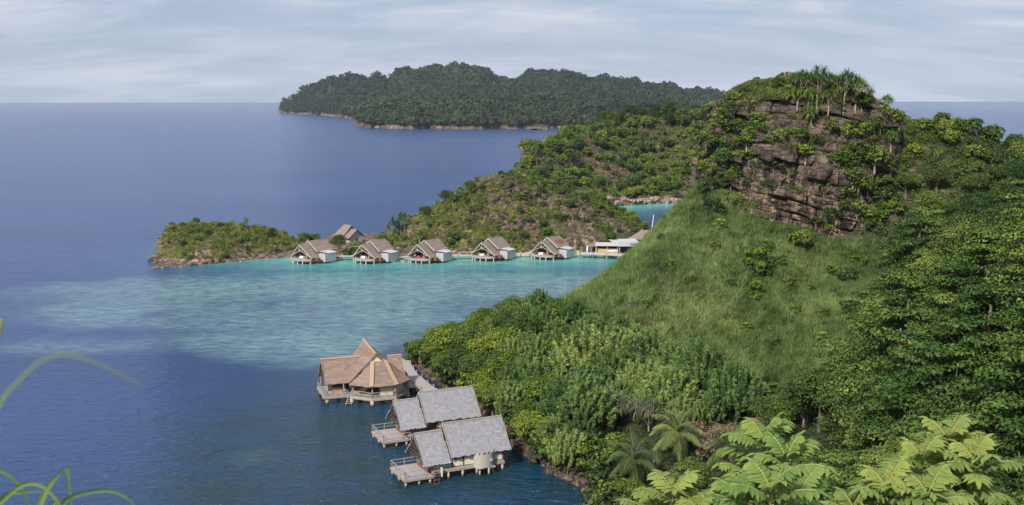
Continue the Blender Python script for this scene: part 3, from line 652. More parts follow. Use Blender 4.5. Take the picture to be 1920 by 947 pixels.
# flowering shrub
cl = [(1.1 * math.cos(i * 2.4) * (i / 12) ** .5, 1.1 * math.sin(i * 2.4) * (i / 12) ** .5, .8 + .5 * math.cos(i), .5, .5, .4) for i in range(13)]
reg('flower', 'flowering_shrub', 'shrub', cm('foliage', clump_crown(72, cl, 60, .22, .13), M['leaf_olive']), None, [('blossoms', cm('blossoms', clump_crown(73, [(x, y, z + .12, a * 1.1, b * 1.1, c * 1.1) for x, y, z, a, b, c in cl], 75, .15, .11), M['flower']))])
# vine mound
cl = [(random.Random(i).uniform(-1.3, 1.3), random.Random(i + 50).uniform(-.8, .8), random.Random(i + 90).uniform(.2, 3.6), .7, .6, .6) for i in range(26)]
reg('vine', 'vine_thicket', 'vine', cm('foliage', clump_crown(74, cl, 90, .28, .24), M['leaf_bright']), None)
def bare_mesh(seed):
    rng = random.Random(seed); mb = MB()
    for i in range(7):
        a = rng.uniform(0, 6.28); p = Vector((0, 0, -.3)); d = Vector((math.cos(a) * .5, math.sin(a) * .5, 1)); pts = [p.copy()]
        for k in range(5): p = p + d * .45; d = (d + Vector((rng.uniform(-.5, .5), rng.uniform(-.5, .5), rng.uniform(-.2, .2)))).normalized(); pts.append(p.copy())
        mb.tube(pts, [.06, .05, .04, .03, .02, .01], 5)
    return mb.mesh('bare_branches', M['bark_pale'], True)

def plant(kind, x, y, z, s, label, group, rng, name=None, tilt=.06, rz=None, sz=None):
    name0, cat, crown, trunk, extra = rng.choice(KINDS[kind])
    o = thing(name or name0, label, cat, (x, y, z), rng.uniform(0, 6.283) if rz is None else rz, group, (s, s, s * (sz or rng.uniform(.88, 1.15))))
    o.rotation_euler[0] = rng.uniform(-tilt, tilt); o.rotation_euler[1] = rng.uniform(-tilt, tilt)
    link('crown' if trunk else 'foliage', crown, o)
    if trunk: link('trunk', trunk, o)
    for n_, m_ in extra: link(n_, m_, o)
    return o
def inpoly(px, py, poly): return float(sdist(np.array([px]), np.array([py]), poly)[0]) > 0
def darts(n, x0, x1, y0, y1, dmin, rng, ok, tries=40000, prior=()):
    pts = list(prior); out = []; cell = {}
    def key(x, y): return (int(x // dmin), int(y // dmin))
    for q in pts: cell.setdefault(key(*q), []).append(q)
    for _ in range(tries):
        if len(out) >= n: break
        x, y = rng.uniform(x0, x1), rng.uniform(y0, y1); k = key(x, y)
        if any((x - a) ** 2 + (y - b) ** 2 < dmin * dmin for i in (-1, 0, 1) for j in (-1, 0, 1) for a, b in cell.get((k[0] + i, k[1] + j), ())): continue
        r = ok(x, y)
        if r is None: continue
        cell.setdefault(k, []).append((x, y)); out.append((x, y) + r)
    return out
# ================================================================ VEGETATION: placing
GRASS = [(1085, 540), (1150, 500), (1230, 430), (1300, 375), (1385, 405), (1450, 440), (1540, 485), (1640, 485), (1620, 560), (1640, 640), (1620, 690), (1480, 705), (1400, 690), (1330, 650), (1250, 612), (1150, 585), (1080, 570)]
rng = random.Random(5)
def vis(px, py, m=120): return -m < px < 1920 + m and -m < py < 947 + m * 1.6
KN = (53.2, 199.0)
def on_knoll(x, y, k=1.0): return ((x - KN[0]) / (19.6 * k)) ** 2 + ((y - KN[1]) / (16 * k)) ** 2 < 1
SUN_ = []
# --- wood of the near headland
def near_zone(x, y):
    if on_knoll(x, y, 1.12): return None
    h, n_ = drop(x, y)
    if h is None or h.z < .5 or y < 40: return None
    px, py = proj(x, y, h.z + 4.0)
    if not vis(px, py, 200): return None
    # crown must stay under the lower edge of the view on the left
    if inpoly(px, py, GRASS) or inpoly(*proj(x, y, h.z), GRASS): return None
    if y > 186 and x < 60: return None
    if 1360 < px < 1700 and py < 520: return None
    if 0 < py < 300 and px > 1640: return None
    if px < 1080: k = 'L'
    elif inpoly(px, py, [(1040, 560), (1150, 585), (1330, 650), (1420, 705), (1400, 770), (1250, 775), (1080, 790), (960, 720), (900, 600)]): k = 'F'
    elif px < 1500 and py > 740: k = 'P'
    elif py < 480: k = 'T'
    else: k = 'R'
    return (h.z, px, py, k)
spots = darts(320, -22, 112, 48, 235, 4.3, rng, near_zone, 26000)
reserved = [(1275, 850, 126), (1190, 905, 121), (1370, 905, 119), (1150, 790, 140), (1215, 815, 136), (1345, 765, 138)]
FLW = [(1345, 822, 129), (1372, 835, 127), (1392, 850, 124), (1365, 860, 122), (1330, 840, 126), (1385, 880, 119), (1410, 835, 127), (1300, 815, 131)]
resxy = [tuple(P(a, b, d)[:2]) for a, b, d in reserved + FLW]
def where_near(px, py):
    v = 'high up' if py < 480 else ('half way down' if py < 720 else 'near the bottom')
    if px < 980: return 'on the wooded point behind the brown thatched house'
    if px < 1180: return 'in the wood right of the grey roofed huts'
    if px < 1500: return 'in the wood below the tall grass slope, ' + v
    return 'in the wood right of the grass slope and cliff, ' + v
LOOK = {'bright': 'bright green round crowned tree', 'dark': 'dark green round crowned tree', 'mid': 'mid green bushy tree', 'layer': 'tree with flat spreading tiers of fresh green leaves',
        'layerdark': 'tree with flat tiers of deeper green leaves', 'feather': 'feathery tree with upward pointing tufts', 'pandangrey': 'grey green pandanus with hanging leaves', 'shrubgreen': 'low bright green shrub'}
OUTL = [(700, 660), (752, 648), (830, 606), (870, 585), (920, 565), (1000, 545), (1075, 552), (1130, 585), (1250, 625), (1400, 700), (1500, 700), (1640, 600), (1700, 300), (1760, 285), (1920, 300), (2200, 300)]
HGT = {'bright': 8.0, 'dark': 9.3, 'mid': 10.2, 'layer': 12, 'layerdark': 11, 'feather': 6.8, 'pandangrey': 6.5, 'shrubgreen': 2}
def put_near(k, x, y, z, s, px, py, **kw):
    lim = float(np.interp(proj(x, y, z)[0], [a for a, b in OUTL], [b for a, b in OUTL]))
    while proj(x, y, z + HGT[k] * s)[1] < lim: 
        s *= .93
        if s < .38: return
    lab = LOOK[k] + ' ' + where_near(px, py); return plant(k, x, y, z - .2, s, lab, lab.split(',')[0].replace('tree ', 'trees '), rng, **kw)
for (x, y, z, px, py, k) in spots:
    if min((x - a) ** 2 + (y - b) ** 2 for a, b in resxy) < 12: continue
    if k == 'L':
        kk = rng.choice(['bright', 'bright', 'mid', 'feather']) if px < 1000 else rng.choice(['feather', 'feather', 'bright']); s = rng.uniform(.72, 1.0)
        if z < 2.2: s *= .8
        if py > 800: kk = rng.choice(['mid', 'bright', 'dark']); s = rng.uniform(.5, .75)
    elif k == 'F': kk = 'feather'; s = rng.uniform(.95, 1.25)
    elif k == 'P':
        kk = rng.choice(['pandangrey', 'mid', 'bright', 'shrubgreen']) if px < 1300 else rng.choice(['mid', 'shrubgreen', 'bright']); s = rng.uniform(.5, .8) if kk != 'shrubgreen' else 1.5
        if y < 118: s *= .7
    elif k == 'T': kk = rng.choice(['dark', 'mid', 'layerdark']); s = rng.uniform(.45, .6) * (1 + .5 * smooth(300, 480, py))
    else:
        kk = rng.choice(['layer', 'layer', 'layerdark', 'mid', 'dark']) if px > 1640 else rng.choice(['mid', 'dark', 'layerdark']); s = rng.uniform(.8, 1.1)
        if px < 1640: s *= .8
    put_near(kk, x, y, z, s, px, py)
# feathery infill so the wood closes
more = darts(150, -20, 45, 128, 205, 2.9, rng, lambda x, y: (lambda r: r if r and r[3] in 'LF' else None)(near_zone(x, y)), 9000, [(a[0], a[1]) for a in spots])
for (x, y, z, px, py, k) in more:
    if min((x - a) ** 2 + (y - b) ** 2 for a, b in resxy) < 7: continue
    put_near('feather' if px > 930 else 'bright', x, y, z, rng.uniform(.6, .85), px, py)
def near_pt(i): x, y = resxy[i]; h, n_ = drop(x, y); return x, y, (h.z if h else 1)
for i, (lab, s, kk, nm) in enumerate([('coconut palm with brown husks showing, middle of the three by the pink shrubs', 1.05, 'coconut', None), ('coconut palm nearest the dark water at the bottom', 1.0, 'coconut', None), ('coconut palm just left of the pale foreground leaves', .95, 'coconut', None)]):
    x, y, z = near_pt(i); plant(kk, x, y, z - .2, s, lab, 'coconut palms above the rocky shore', rng, tilt=.03, sz=1)
for i, lab in ((3, 'grey green pandanus with dry brown leaves at the shore, left one'), (4, 'grey green pandanus with long hanging leaves, right of its twin')):
    x, y, z = near_pt(i); plant('pandangrey', x, y, z, 1.0, lab, 'grey green pandanus above the shore', rng)
x, y, z = near_pt(5); plant('cone', x, y, z, 1.0, 'slim dark conical tree standing below the grass slope', None, rng, tilt=.02)
for j, (px, py, d) in enumerate(FLW):
    q = P(px, py, d); h, n_ = drop(q[0], q[1])
    if h: plant('flower', h.x, h.y, h.z + .5, 1.25, 'pink flowering shrub among the palms behind the pale leaves', 'pink flowering shrubs', rng)
def put_px(kind, px, py, s, lab, group=None, dz=-.1, **kw):
    h, n_ = cast(px, py)
    if h is None: return None
    return plant(kind, h.x, h.y, h.z + dz, s, lab, group, rng, **kw)
put_px('fanpalm', 972, 812, 1.0, 'small dry palm on the rocks beside the nearest grey roofed hut', tilt=.1)
k = 0
for (ax, ay), (bx, by) in zip(near_shore[6:], near_shore[7:17]):
    L_ = math.hypot(bx - ax, by - ay); nn = max(1, int(L_ / 1.7)); nx_, ny_ = (by - ay) / L_, -(bx - ax) / L_
    for i in range(nn):
        t_ = (i + rng.random()) / nn; q = rng.uniform(.4, 2.2); x, y = ax + (bx - ax) * t_ + nx_ * q, ay + (by - ay) * t_ + ny_ * q; h, n_ = drop(x, y)
        if h is None or h.z < .3: continue
        kk = rng.choice(['shrubdark', 'shrubgreen', 'shrub', 'shrubdark']); o = plant(kk, x, y, h.z + .1, rng.uniform(1.4, 2.3), {'shrubdark': 'dark', 'shrubgreen': 'bright green', 'shrub': 'olive'}[kk] + ' bush overhanging the rocky near shore', 'bushes overhanging the near shore', rng, name='shore_bush'); o['category'] = 'bush'
# --- bushes and vines on the grass slope
for (px, py, k, s) in [(1430, 520, 'vine', 1.15), (1415, 560, 'vine', .8), (1405, 500, 'vine', .7), (1500, 470, 'smallbright', .95), (1560, 420, 'shrubdark', 1.3), (1350, 430, 'shrubgreen', 1.0),
                       (1180, 535, 'shrub', .6), (1215, 575, 'shrub', .8), (1230, 562, 'shrub', .7), (1160, 620, 'shrubdark', .9), (1370, 540, 'shrubdark', .7), (1290, 680, 'shrubgreen', .8), (1520, 545, 'shrubgreen', .7),
                       (1490, 590, 'shrubgreen', .8), (1300, 400, 'shrub', .7), (1330, 395, 'shrubdark', .9), (1590, 530, 'shrubdark', 1.3), (1600, 590, 'shrubdark', 1.2), (1545, 600, 'vine', .5), (1465, 500, 'shrubgreen', .9), (1440, 470, 'shrubgreen', .9), (1340, 470, 'shrub', .8), (1260, 500, 'shrubgreen', .7), (1310, 560, 'shrub', .7), (1400, 620, 'shrubgreen', .8), (1450, 650, 'shrubdark', .8), (1540, 640, 'shrubgreen', .9), (1360, 600, 'shrub', .6), (1240, 450, 'shrub', .7), (1480, 540, 'shrub', .9), (1560, 520, 'shrubgreen', 1.1), (1610, 500, 'shrubgreen', 1.2)]:
    put_px(k, px, py, s, {'vine': 'bright green vine thicket on the grass slope under the cliff', 'shrub': 'olive shrub standing in the tall grass slope', 'shrubdark': 'dark shrub standing in the tall grass slope', 'shrubgreen': 'bright green shrub standing in the tall grass slope', 'smallbright': 'light green small tree at the foot of the cliff'}[k], 'bushes on the grass slope')
# --- knoll vegetation
def knoll_top(x, y):
    if not on_knoll(x, y, .97): return None
    h, n_ = drop(x, y)
    if h is None: return None
    px, py = proj(x, y, h.z); return (h.z, px, py)
for (x, y, z, px, py) in darts(48, 31, 74, 183, 215, 2.4, rng, knoll_top, 8000):
    k = rng.choice(['shrub', 'shrub', 'shrubgreen', 'shrubdark', 'small', 'pandanlow']) if px > 1500 or rng.random() < .5 else 'shrub'
    if 1450 < px < 1560 and 210 < py < 290: continue
    s = {'shrub': rng.uniform(.6, 1.0), 'shrubgreen': rng.uniform(.7, 1.1), 'shrubdark': rng.uniform(.8, 1.2), 'small': .55, 'pandanlow': .8}[k]
    if px < 1450 and py < 200: s *= .7
    plant(k, x, y, z - (.8 if k == 'small' else .15), s, {'shrub': 'olive shrub on top of the rock knoll', 'shrubgreen': 'bright green shrub on top of the rock knoll', 'shrubdark': 'dark shrub on top of the rock knoll', 'small': 'small tree on top of the rock knoll', 'pandanlow': 'low pandanus on top of the rock knoll'}[k], 'bushes on the rock knoll', rng)
for (px, py, k, s, lab) in [(1500, 185, 'pandan', 1.0, 'tall pandanus on the summit, leftmost of the thick group'), (1532, 195, 'pandan', 1.25, 'tallest pandanus in the thick group on the summit'), (1553, 208, 'pandan', .85, 'pandanus at the right of the thick summit group'),
        (1582, 200, 'pandan', 1.25, 'pandanus of the lone summit pair, left one'), (1603, 205, 'pandan', 1.2, 'pandanus of the lone summit pair, right one'), (1520, 235, 'pandanlow', 1.25, 'shaggy low pandanus hanging over the brown boulders'),
        (1395, 175, 'shrubdark', .7, 'dark round bush on the left shoulder of the summit'), (1460, 165, 'shrubdark', .9, 'dark ragged bush on the summit skyline'), (1615, 205, 'smallbright', .75, 'bright small tree right of the summit pandanus'),
        (1630, 190, 'pandan', .5, 'thin little pandanus on the skyline right of the summit'), (1670, 275, 'pandanlow', 1.1, 'drooping pandanus right of the cliff'), (1640, 260, 'pandanlow', 1.1, 'drooping pandanus above the right cliff edge'), (1495, 196, 'pandanlow', 1.25, 'low bushy pandanus under the left of the thick summit group'), (1515, 200, 'pandanlow', 1.4, 'low bushy pandanus under the middle of the thick summit group'), (1545, 214, 'pandanlow', 1.2, 'low bushy pandanus under the right of the thick summit group'), (1480, 182, 'shrubgreen', 1.1, 'bright bush at the left foot of the thick pandanus group'), (1570, 218, 'shrubdark', 1.1, 'dark bush at the foot of the lone summit pair')]:
    h, n_ = cast(px, py)
    if h is None or h.y > 260:
        q = P(px, py, 199); h, n_ = drop(q[0], q[1])
    if h: plant(k, h.x, h.y, h.z - .15, s, lab, 'pandanus on the summit' if k.startswith('pan') else None, rng)
for (px, py, k, s) in [(1325, 320, 'shrubgreen', 1.3), (1345, 330, 'shrub', 1.4), (1355, 280, 'shrubgreen', 1.4), (1320, 265, 'shrub', 1.5), (1385, 280, 'shrub', 1.3), (1390, 330, 'shrubdark', 1.2), (1420, 250, 'shrubgreen', 1.3), (1340, 400, 'shrubdark', 1.4), (1660, 380, 'shrubdark', 1.6), (1630, 360, 'shrub', 1.5), (1680, 400, 'shrubgreen', 1.5), (1345, 265, 'smallolive', .9), (1380, 240, 'small', .9), (1360, 300, 'small', .9), (1330, 290, 'smallolive', .8), (1375, 320, 'smallbright', .7), (1400, 262, 'smallolive', .8), (1335, 360, 'shrubdark', 1.4), (1370, 350, 'shrubdark', 1.3), (1405, 300, 'shrubgreen', 1.2),
        (1460, 265, 'shrubgreen', 1.3), (1500, 262, 'shrubgreen', 1.4), (1440, 270, 'shrub', 1.2), (1510, 285, 'smallbright', .9), (1530, 270, 'shrub', 1.2), (1450, 320, 'shrubdark', 1.2), (1480, 330, 'shrubdark', 1.0), (1585, 300, 'smallbright', .95), (1610, 290, 'shrub', 1.6), (1600, 330, 'small', .8),
        (1640, 300, 'smallolive', 1.0), (1545, 355, 'shrubgreen', .9), (1590, 375, 'shrubdark', 1.3), (1590, 395, 'shrubdark', 1.1), (1440, 350, 'shrubdark', .8), (1350, 215, 'shrub', 1.0), (1370, 200, 'shrub', .9), (1345, 235, 'shrubgreen', 1.1), (1560, 250, 'shrub', 1.3), (1590, 250, 'smallolive', .8),
        (1620, 240, 'smallbright', .8), (1650, 340, 'small', .9), (1560, 300, 'shrub', .8), (1530, 420, 'shrubdark', .8), (1640, 235, 'smallolive', .7), (1430, 225, 'shrubgreen', .9), (1410, 205, 'shrub', .8)]:
    put_px(k, px, py, s, {'smallolive': 'olive crowned small tree growing out of the cliff', 'small': 'green small tree growing out of the cliff', 'smallbright': 'light green small tree growing out of the cliff', 'shrubdark': 'dark shrub growing out of the cliff', 'shrubgreen': 'bright green shrub growing out of the cliff', 'shrub': 'olive shrub growing out of the cliff'}[k], 'bushes growing out of the cliff', -1.5 if k.startswith('small') else -.4)
for i in range(84):
    side = i % 5 if i % 2 else i % 4
    px, py = (rng.uniform(1310, 1415), rng.uniform(200, 400)) if side < 2 else ((rng.uniform(1585, 1705), rng.uniform(215, 440)) if side < 4 else (rng.uniform(1400, 1600), rng.uniform(200, 430)))
    h, n_ = cast(px, py)
    if h is None or not on_knoll(h.x, h.y, 1.12) or h.y > 215: continue
    k = rng.choice(['shrub', 'shrubgreen', 'shrubdark', 'shrubgreen']); s = rng.uniform(.7, 1.3) if side < 4 else rng.uniform(.4, .75)
    plant(k, h.x, h.y, h.z - .45, s, {'shrubdark': 'dark shrub growing out of the cliff', 'shrubgreen': 'bright green shrub growing out of the cliff', 'shrub': 'olive shrub growing out of the cliff'}[k], 'bushes growing out of the cliff', rng)
# --- trees on the shoulder right of the knoll
for (x, y, z, px, py) in darts(150, 60, 104, 150, 206, 2.5, rng, lambda x, y: (lambda h: (h.z, *proj(x, y, h.z + 2)) if h and not on_knoll(x, y, 1.0) else None)(drop(x, y)[0]), 5000, [(a[0], a[1]) for a in spots]):
    if not vis(px, py, 60) or py > 470: continue
    k = rng.choice(['smallolive', 'shrubdark', 'shrub', 'shrubgreen', 'pandanlow', 'smallbright'] if px < 1800 else ['small', 'shrubdark', 'smallolive'])
    plant(k, x, y, z - .3, rng.uniform(.65, .95), {'smallolive': 'olive small tree', 'small': 'green small tree', 'shrubgreen': 'bright green shrub', 'shrubdark': 'dark shrub', 'shrub': 'olive shrub', 'pandanlow': 'drooping pandanus', 'smallbright': 'light green small tree'}[k] + ' on the shoulder falling away right of the cliff', 'plants on the shoulder right of the cliff', rng)
# --- rocky hill, islet, ridge
def zone(fn, ok=None):
    def f(x, y):
        h, n_ = drop(x, y)
        if h is None or h.z < .9: return None
        px, py = proj(x, y, h.z)
        if n_.y > .35 and h.y > 345 and fn != 'ridge': return None
        return (h.z, px, py, n_.z)
    return f
for (x, y, z, px, py, nz) in darts(125, -42, 46, 326, 372, 2.1, rng, zone('hill'), 14000):
    if nz < .35 and rng.random() < .6: continue
    right = px > 1000
    if px < 830: k = rng.choice(['shrub', 'shrubgreen', 'pandanfar', 'shrub', 'shrubdark'])
    elif py < 370: k = rng.choice(['shrub', 'small', 'shrubdark'])
    else: k = rng.choice(['shrubdark', 'shrubgreen', 'shrub', 'small', 'pandanfar', 'smallbright'])
    if 1040 < px < 1130 and 420 < py < 470: continue
    if 880 < px < 1010 and 335 < py < 375 and rng.random() < .7: continue
    s = rng.uniform(.7, 1.15) * (.75 if k.startswith('small') else 1)
    plant(k, x, y, z - .15, s, {'shrub': 'olive shrub', 'shrubgreen': 'bright green shrub', 'shrubdark': 'dark green shrub', 'small': 'small tree', 'smallbright': 'light green small tree', 'pandanfar': 'little pandanus'}[k] + (' on the left slope of the rocky hill' if px < 900 else ' on the rocky hill above the row of huts' if not right else ' on the right end of the rocky hill'), 'plants on the rocky hill behind the huts', rng)
for (px, py, k, s, lab) in [(728, 452, 'tallpandan', 0.78, 'slender pandanus, leftmost of the row on the hill end'), (736, 450, 'tallpandan', 0.85, 'slender pandanus, second of the row on the hill end'), (744, 447, 'tallpandan', 0.92, 'slender pandanus, third of the row on the hill end'), (752, 444, 'tallpandan', 1.09, 'slender pandanus, tallest of the row on the hill end'), (757, 440, 'tallpandan', 0.82, 'slender pandanus, rightmost of the row on the hill end'),
                            (797, 410, 'dark', .55, 'lone tree on the skyline of the left slope'), (835, 388, 'dark', .6, 'dark tree standing on the slope edge'), (880, 354, 'mid', .5, 'pale trunked tree at the left edge of the hilltop'), (848, 385, 'pandanfar', 1.3, 'pandanus on the upper left slope of the rocky hill'), (862, 375, 'pandanfar', 1.4, 'pandanus just left of the hilltop crag')]:
    h, n_ = cast(px, py)
    if h is None or h.y > 420: 
        q = P(px, py, 350); h, n_ = drop(q[0], q[1])
    if h: plant(k, h.x, h.y, h.z - .2, s, lab, None, rng)
for (x, y, z, px, py, nz) in darts(62, -112, -50, 304, 352, 2.1, rng, zone('islet'), 9000):
    if px < 330 and py > 470 and rng.random() < .6: continue
    if px > 545 or (380 < px < 450 and rng.random() < .5): continue
    k = rng.choice(['shrub', 'shrubdark', 'shrubgreen', 'shrub']); plant(k, x, y, z - .2, rng.uniform(.6, 1.05), {'shrub': 'olive shrub', 'shrubdark': 'dark green shrub', 'shrubgreen': 'bright green shrub'}[k] + (' on the left half of the islet' if px < 420 else ' on the right half of the islet'), 'shrubs on the islet', rng)
for (px, py, k, s, lab) in [(463, 428, 'pandanfar', .95, 'lone little pandanus on the islet skyline'), (413, 424, 'shrubdark', .8, 'round dark shrub on top of the islet'), (548, 450, 'pandanfar', .6, 'tiny pandanus on the rocks between islet and huts'),
                            (570, 456, 'small', .9, 'feathery tree between the islet and the white house, left one'), (590, 457, 'small', .9, 'feathery tree left of the white house'), (636, 476, 'dark', .62, 'round green tree in front of the white house'), (665, 478, 'shrubdark', 1.5, 'dark bush at the right corner of the white house'), (612, 482, 'shrubdark', 1.2, 'low bush beside the first far hut'), (690, 480, 'shrubgreen', 1.1, 'low bush behind the second far hut'),(652, 482, 'shrubdark', 1.5, 'low bush on the shore behind the walkway')]:
    h, n_ = cast(px, py)
    if h is None or h.y > 420:
        q = P(px, py, 338); h, n_ = drop(q[0], q[1])
    if h: plant(k, h.x, h.y, h.z - .2, s, lab, None, rng)
def ridge_ok(x, y):
    h, n_ = drop(x, y)
    if h is None or h.z < 2.2: return None
    px, py = proj(x, y, h.z)
    if px > 1400 or px < 950 or (n_.y > .25): return None
    return (h.z, px, py)
for (x, y, z, px, py) in darts(300, 0, 130, 440, 600, 4.6, rng, ridge_ok, 26000):
    top = py < 250 and px > 1120
    k = rng.choice(['smallolive', 'smallolive', 'small', 'dark']) if top else rng.choice(['pandanfar', 'pandanfar', 'smallbright', 'smallolive', 'small', 'shrubgreen', 'smallbright'])
    s = {'pandanfar': rng.uniform(1.3, 1.8), 'shrubgreen': rng.uniform(1.6, 2.4), 'dark': rng.uniform(.7, 1)}.get(k) or rng.uniform(1.0, 1.7)
    plant(k, x, y, z - .3, s, {'smallolive': 'olive green tree', 'small': 'mid green tree', 'dark': 'dark green tree', 'pandanfar': 'pale green pandanus', 'smallbright': 'light green tree', 'shrubgreen': 'light green bush'}[k] + (' on the crest of the green ridge' if top else ' on the upper slope of the green ridge' if py < 310 else ' low on the green ridge above the beach'), 'trees on the green ridge across the lagoon', rng)

# ================================================================ GRASS, UNDERGROWTH AND THE FAR WOOD (stuff)
def tufts(name, pts, nrg, nb, L, Wd, segs, mat, wind=(.55, .15), group=None, tonev=None, spread=.35):
    n = len(pts); base = np.repeat(np.array(pts), nb, 0) + np.concatenate([nrg.normal(0, spread, (n * nb, 2)), np.zeros((n * nb, 1))], 1)
    m = n * nb; az = nrg.uniform(0, 6.283, m); lean = nrg.uniform(.1, .8, m)
    wv = np.array([wind[0], wind[1]]) ; swirl = vnoise(base[:, 0] * .7, base[:, 1] * .7, 3) * 5 - 2.5
    wx, wy = wv[0] * np.cos(swirl) - wv[1] * np.sin(swirl), wv[0] * np.sin(swirl) + wv[1] * np.cos(swirl)
    d = nrm(np.stack([np.cos(az) * lean + wx, np.sin(az) * lean + wy, np.ones(m) * 1.1], 1)); p = base.copy(); p[:, 2] -= .1
    ln = L * nrg.uniform(.6, 1.3, m)[:, None]; s = nrm(np.cross(d, np.array([0, 0, 1.0])) + nrg.normal(0, .3, (m, 3))); cols = []
    for i in range(segs + 1):
        k = Wd * (1 - .9 * (i / segs) ** 1.6) * .5; cols.append(np.stack([p - s * k, p + s * k], 1)); p = p + d * ln / segs
        d = d + np.stack([wx * .5, wy * .5, np.full(m, -1.5)], 1) / segs * (.35 + i / segs); d = nrm(d)
    V = np.stack(cols, 1).reshape(m, -1, 3); k = 2 * (segs + 1)
    F = np.concatenate([np.arange(m)[:, None, None] * k + np.array([[2 * i, 2 * i + 1, 2 * i + 3, 2 * i + 2] for i in range(segs)])[None]], 0).reshape(-1, 4)
    tn = np.clip((np.repeat(nrg.uniform(.15, .75, n), nb) if tonev is None else np.repeat(tonev, nb)) + nrg.normal(0, .15, m), 0, 1)
    o = link(name, mesh_np(name, V.reshape(-1, 3), F, np.repeat(tn, k), False, mat)); o['kind'] = 'stuff'; return o
nrg = np.random.default_rng(8)
def sample(n, x0, x1, y0, y1, ok):
    out = []
    for _ in range(n):
        x, y = nrg.uniform(x0, x1), nrg.uniform(y0, y1); h, n_ = drop(x, y)
        if h is None: continue
        r = ok(x, y, h, n_)
        if r: out.append((x, y, h.z))
    return out
def g_ok(x, y, h, n_):
    if on_knoll(x, y, .98): return False
    px, py = proj(x, y, h.z); d = float(sdist(np.array([px]), np.array([py]), GRASS)[0]); return d > -30 and vnoise(np.array([x * .22 + 9]), np.array([y * .22]), 31)[0] + .4 * vnoise(np.array([x * .9]), np.array([y * .9]), 32)[0] > .30
gp = sample(26000, 4, 75, 135, 200, g_ok)
tv = np.array([vnoise(np.array([a * .16]), np.array([b * .16]), 4)[0] for a, b, c in gp]) * .8 - .1 + nrg.uniform(-.05, .5, len(gp)) 
o = tufts('tall_grass', gp, nrg, 22, 1.15, .07, 3, M['grass'], (.30, .10), tonev=tv, spread=.22); tag(o, 'sage green windblown tall grass covering the slope under the cliff', 'grass')
tp = [(x, y, z) for x, y, z in sample(9000, 30, 72, 182, 216, lambda x, y, h, n_: on_knoll(x, y, 1.05) and n_.z > .75 and h.z > 36)]
o = tufts('hilltop_grass', tp, nrg, 10, .8, .07, 3, M['grass_dry'], spread=.3); tag(o, 'yellow green grass on top of the rock knoll', 'grass')
ip = sample(9000, -112, -48, 300, 350, lambda x, y, h, n_: h.z > 1.2 and n_.z > .4 and vnoise(np.array([x * .2]), np.array([y * .2]), 2)[0] > .3)
o = tufts('islet_grass', ip, nrg, 9, .9, .13, 2, M['grass_dry'], spread=.4); tag(o, 'olive yellow grass between the shrubs of the islet', 'grass')
ip = sample(15000, -42, 48, 326, 375, lambda x, y, h, n_: h.z > 1.2 and n_.z > .55 and x + vnoise(np.array([x * .2]), np.array([y * .2]), 2)[0] * 40 < 22)
o = tufts('hill_grass', ip, nrg, 9, .9, .13, 2, M['grass_dry'], spread=.4); tag(o, 'olive grass on the left slope of the rocky hill', 'grass')
def under(name, n, box, ok, L, Wd, mat, hgt, label, per=26, rad=.9):
    pts = sample(n, *box, ok); rg = np.random.default_rng(n); Vs, Ts = [], []
    P0 = np.repeat(np.array(pts), per, 0); m = len(P0); d = dirs(m, rg, .9); p = P0 + d * np.array([rad, rad, hgt]) * rg.uniform(.4, 1, (m, 1))
    v, f = leaves(p, d * .6 + np.array([0, 0, .8]), L, Wd, rg, None, .45, .1); t = np.clip(np.repeat(rg.uniform(.1, .8, len(pts)), per) + rg.normal(0, .12, m), 0, 1)
    o = link(name, mesh_np(name, v, f, np.repeat(t, 4), False, mat)); tag(o, label, 'undergrowth', None, 'stuff'); return o
def u_ok(x, y, h, n_):
    if h.z < .7 or on_knoll(x, y): return False
    px, py = proj(x, y, h.z)
    return vis(px, py, 80) and not inpoly(px, py, GRASS) and y > 60
under('undergrowth', 9000, (-22, 108, 60, 235), u_ok, .30, .20, M['leaf_dark'], .8, 'leafy undergrowth between the trees of the near headland', 34, 1.0)  # dark leaf colour put in to deepen the shade between the crowns
under('ridge_undergrowth', 11000, (0, 130, 440, 610), lambda x, y, h, n_: h.z > 2.5 and n_.y < .3, .75, .5, M['leaf_olive'], 1.0, 'scrubby ground cover on the green ridge', 12, 1.7)
def scrub_ok(thr, zmin, nzmin, sd_):
    def f(x, y, h, n_): return not (y < 352 and 8 < x < 36 and vnoise(np.array([x * .3]), np.array([y * .3]), 5)[0] < .62) and h.z > zmin and n_.z > nzmin and vnoise(np.array([x * .16]), np.array([y * .16]), sd_)[0] + .25 * vnoise(np.array([x * .6]), np.array([y * .6]), sd_ + 1)[0] > thr
    return f
under('hill_scrub', 7500, (-44, 50, 326, 378), scrub_ok(.44, 1.4, .3, 7), .42, .30, M['leaf_olive'], .8, 'tangled olive scrub on the rocky hill', 22, .8)
under('hill_scrub', 3200, (-44, 50, 326, 378), scrub_ok(.70, 1.2, .25, 12), .42, .30, M['leaf_bright'], 1.1, 'bright green scrub patches on the rocky hill', 24, .9)
under('islet_scrub', 3000, (-112, -46, 300, 352), scrub_ok(.48, 2.4, .3, 17), .38, .28, M['leaf_olive'], .7, 'olive scrub on the islet', 24, .7)
under('islet_scrub', 2400, (-112, -46, 300, 352), scrub_ok(.72, 1.8, .2, 23), .38, .28, M['leaf_mid'], .9, 'dark green scrub patches on the islet', 26, .8)
under('knoll_scrub', 12000, (31, 76, 181, 217), lambda x, y, h, n_: on_knoll(x, y, 1.02) and h.z > 30 and n_.z > .28 and (x > 55 or x < 43 or h.z > 45 or vnoise(np.array([x * .3]), np.array([y * .3]), 3)[0] > .5), .26, .18, M['leaf_mid'], .6, 'green scrub and ferns on the ledges of the rock knoll', 26, .6)
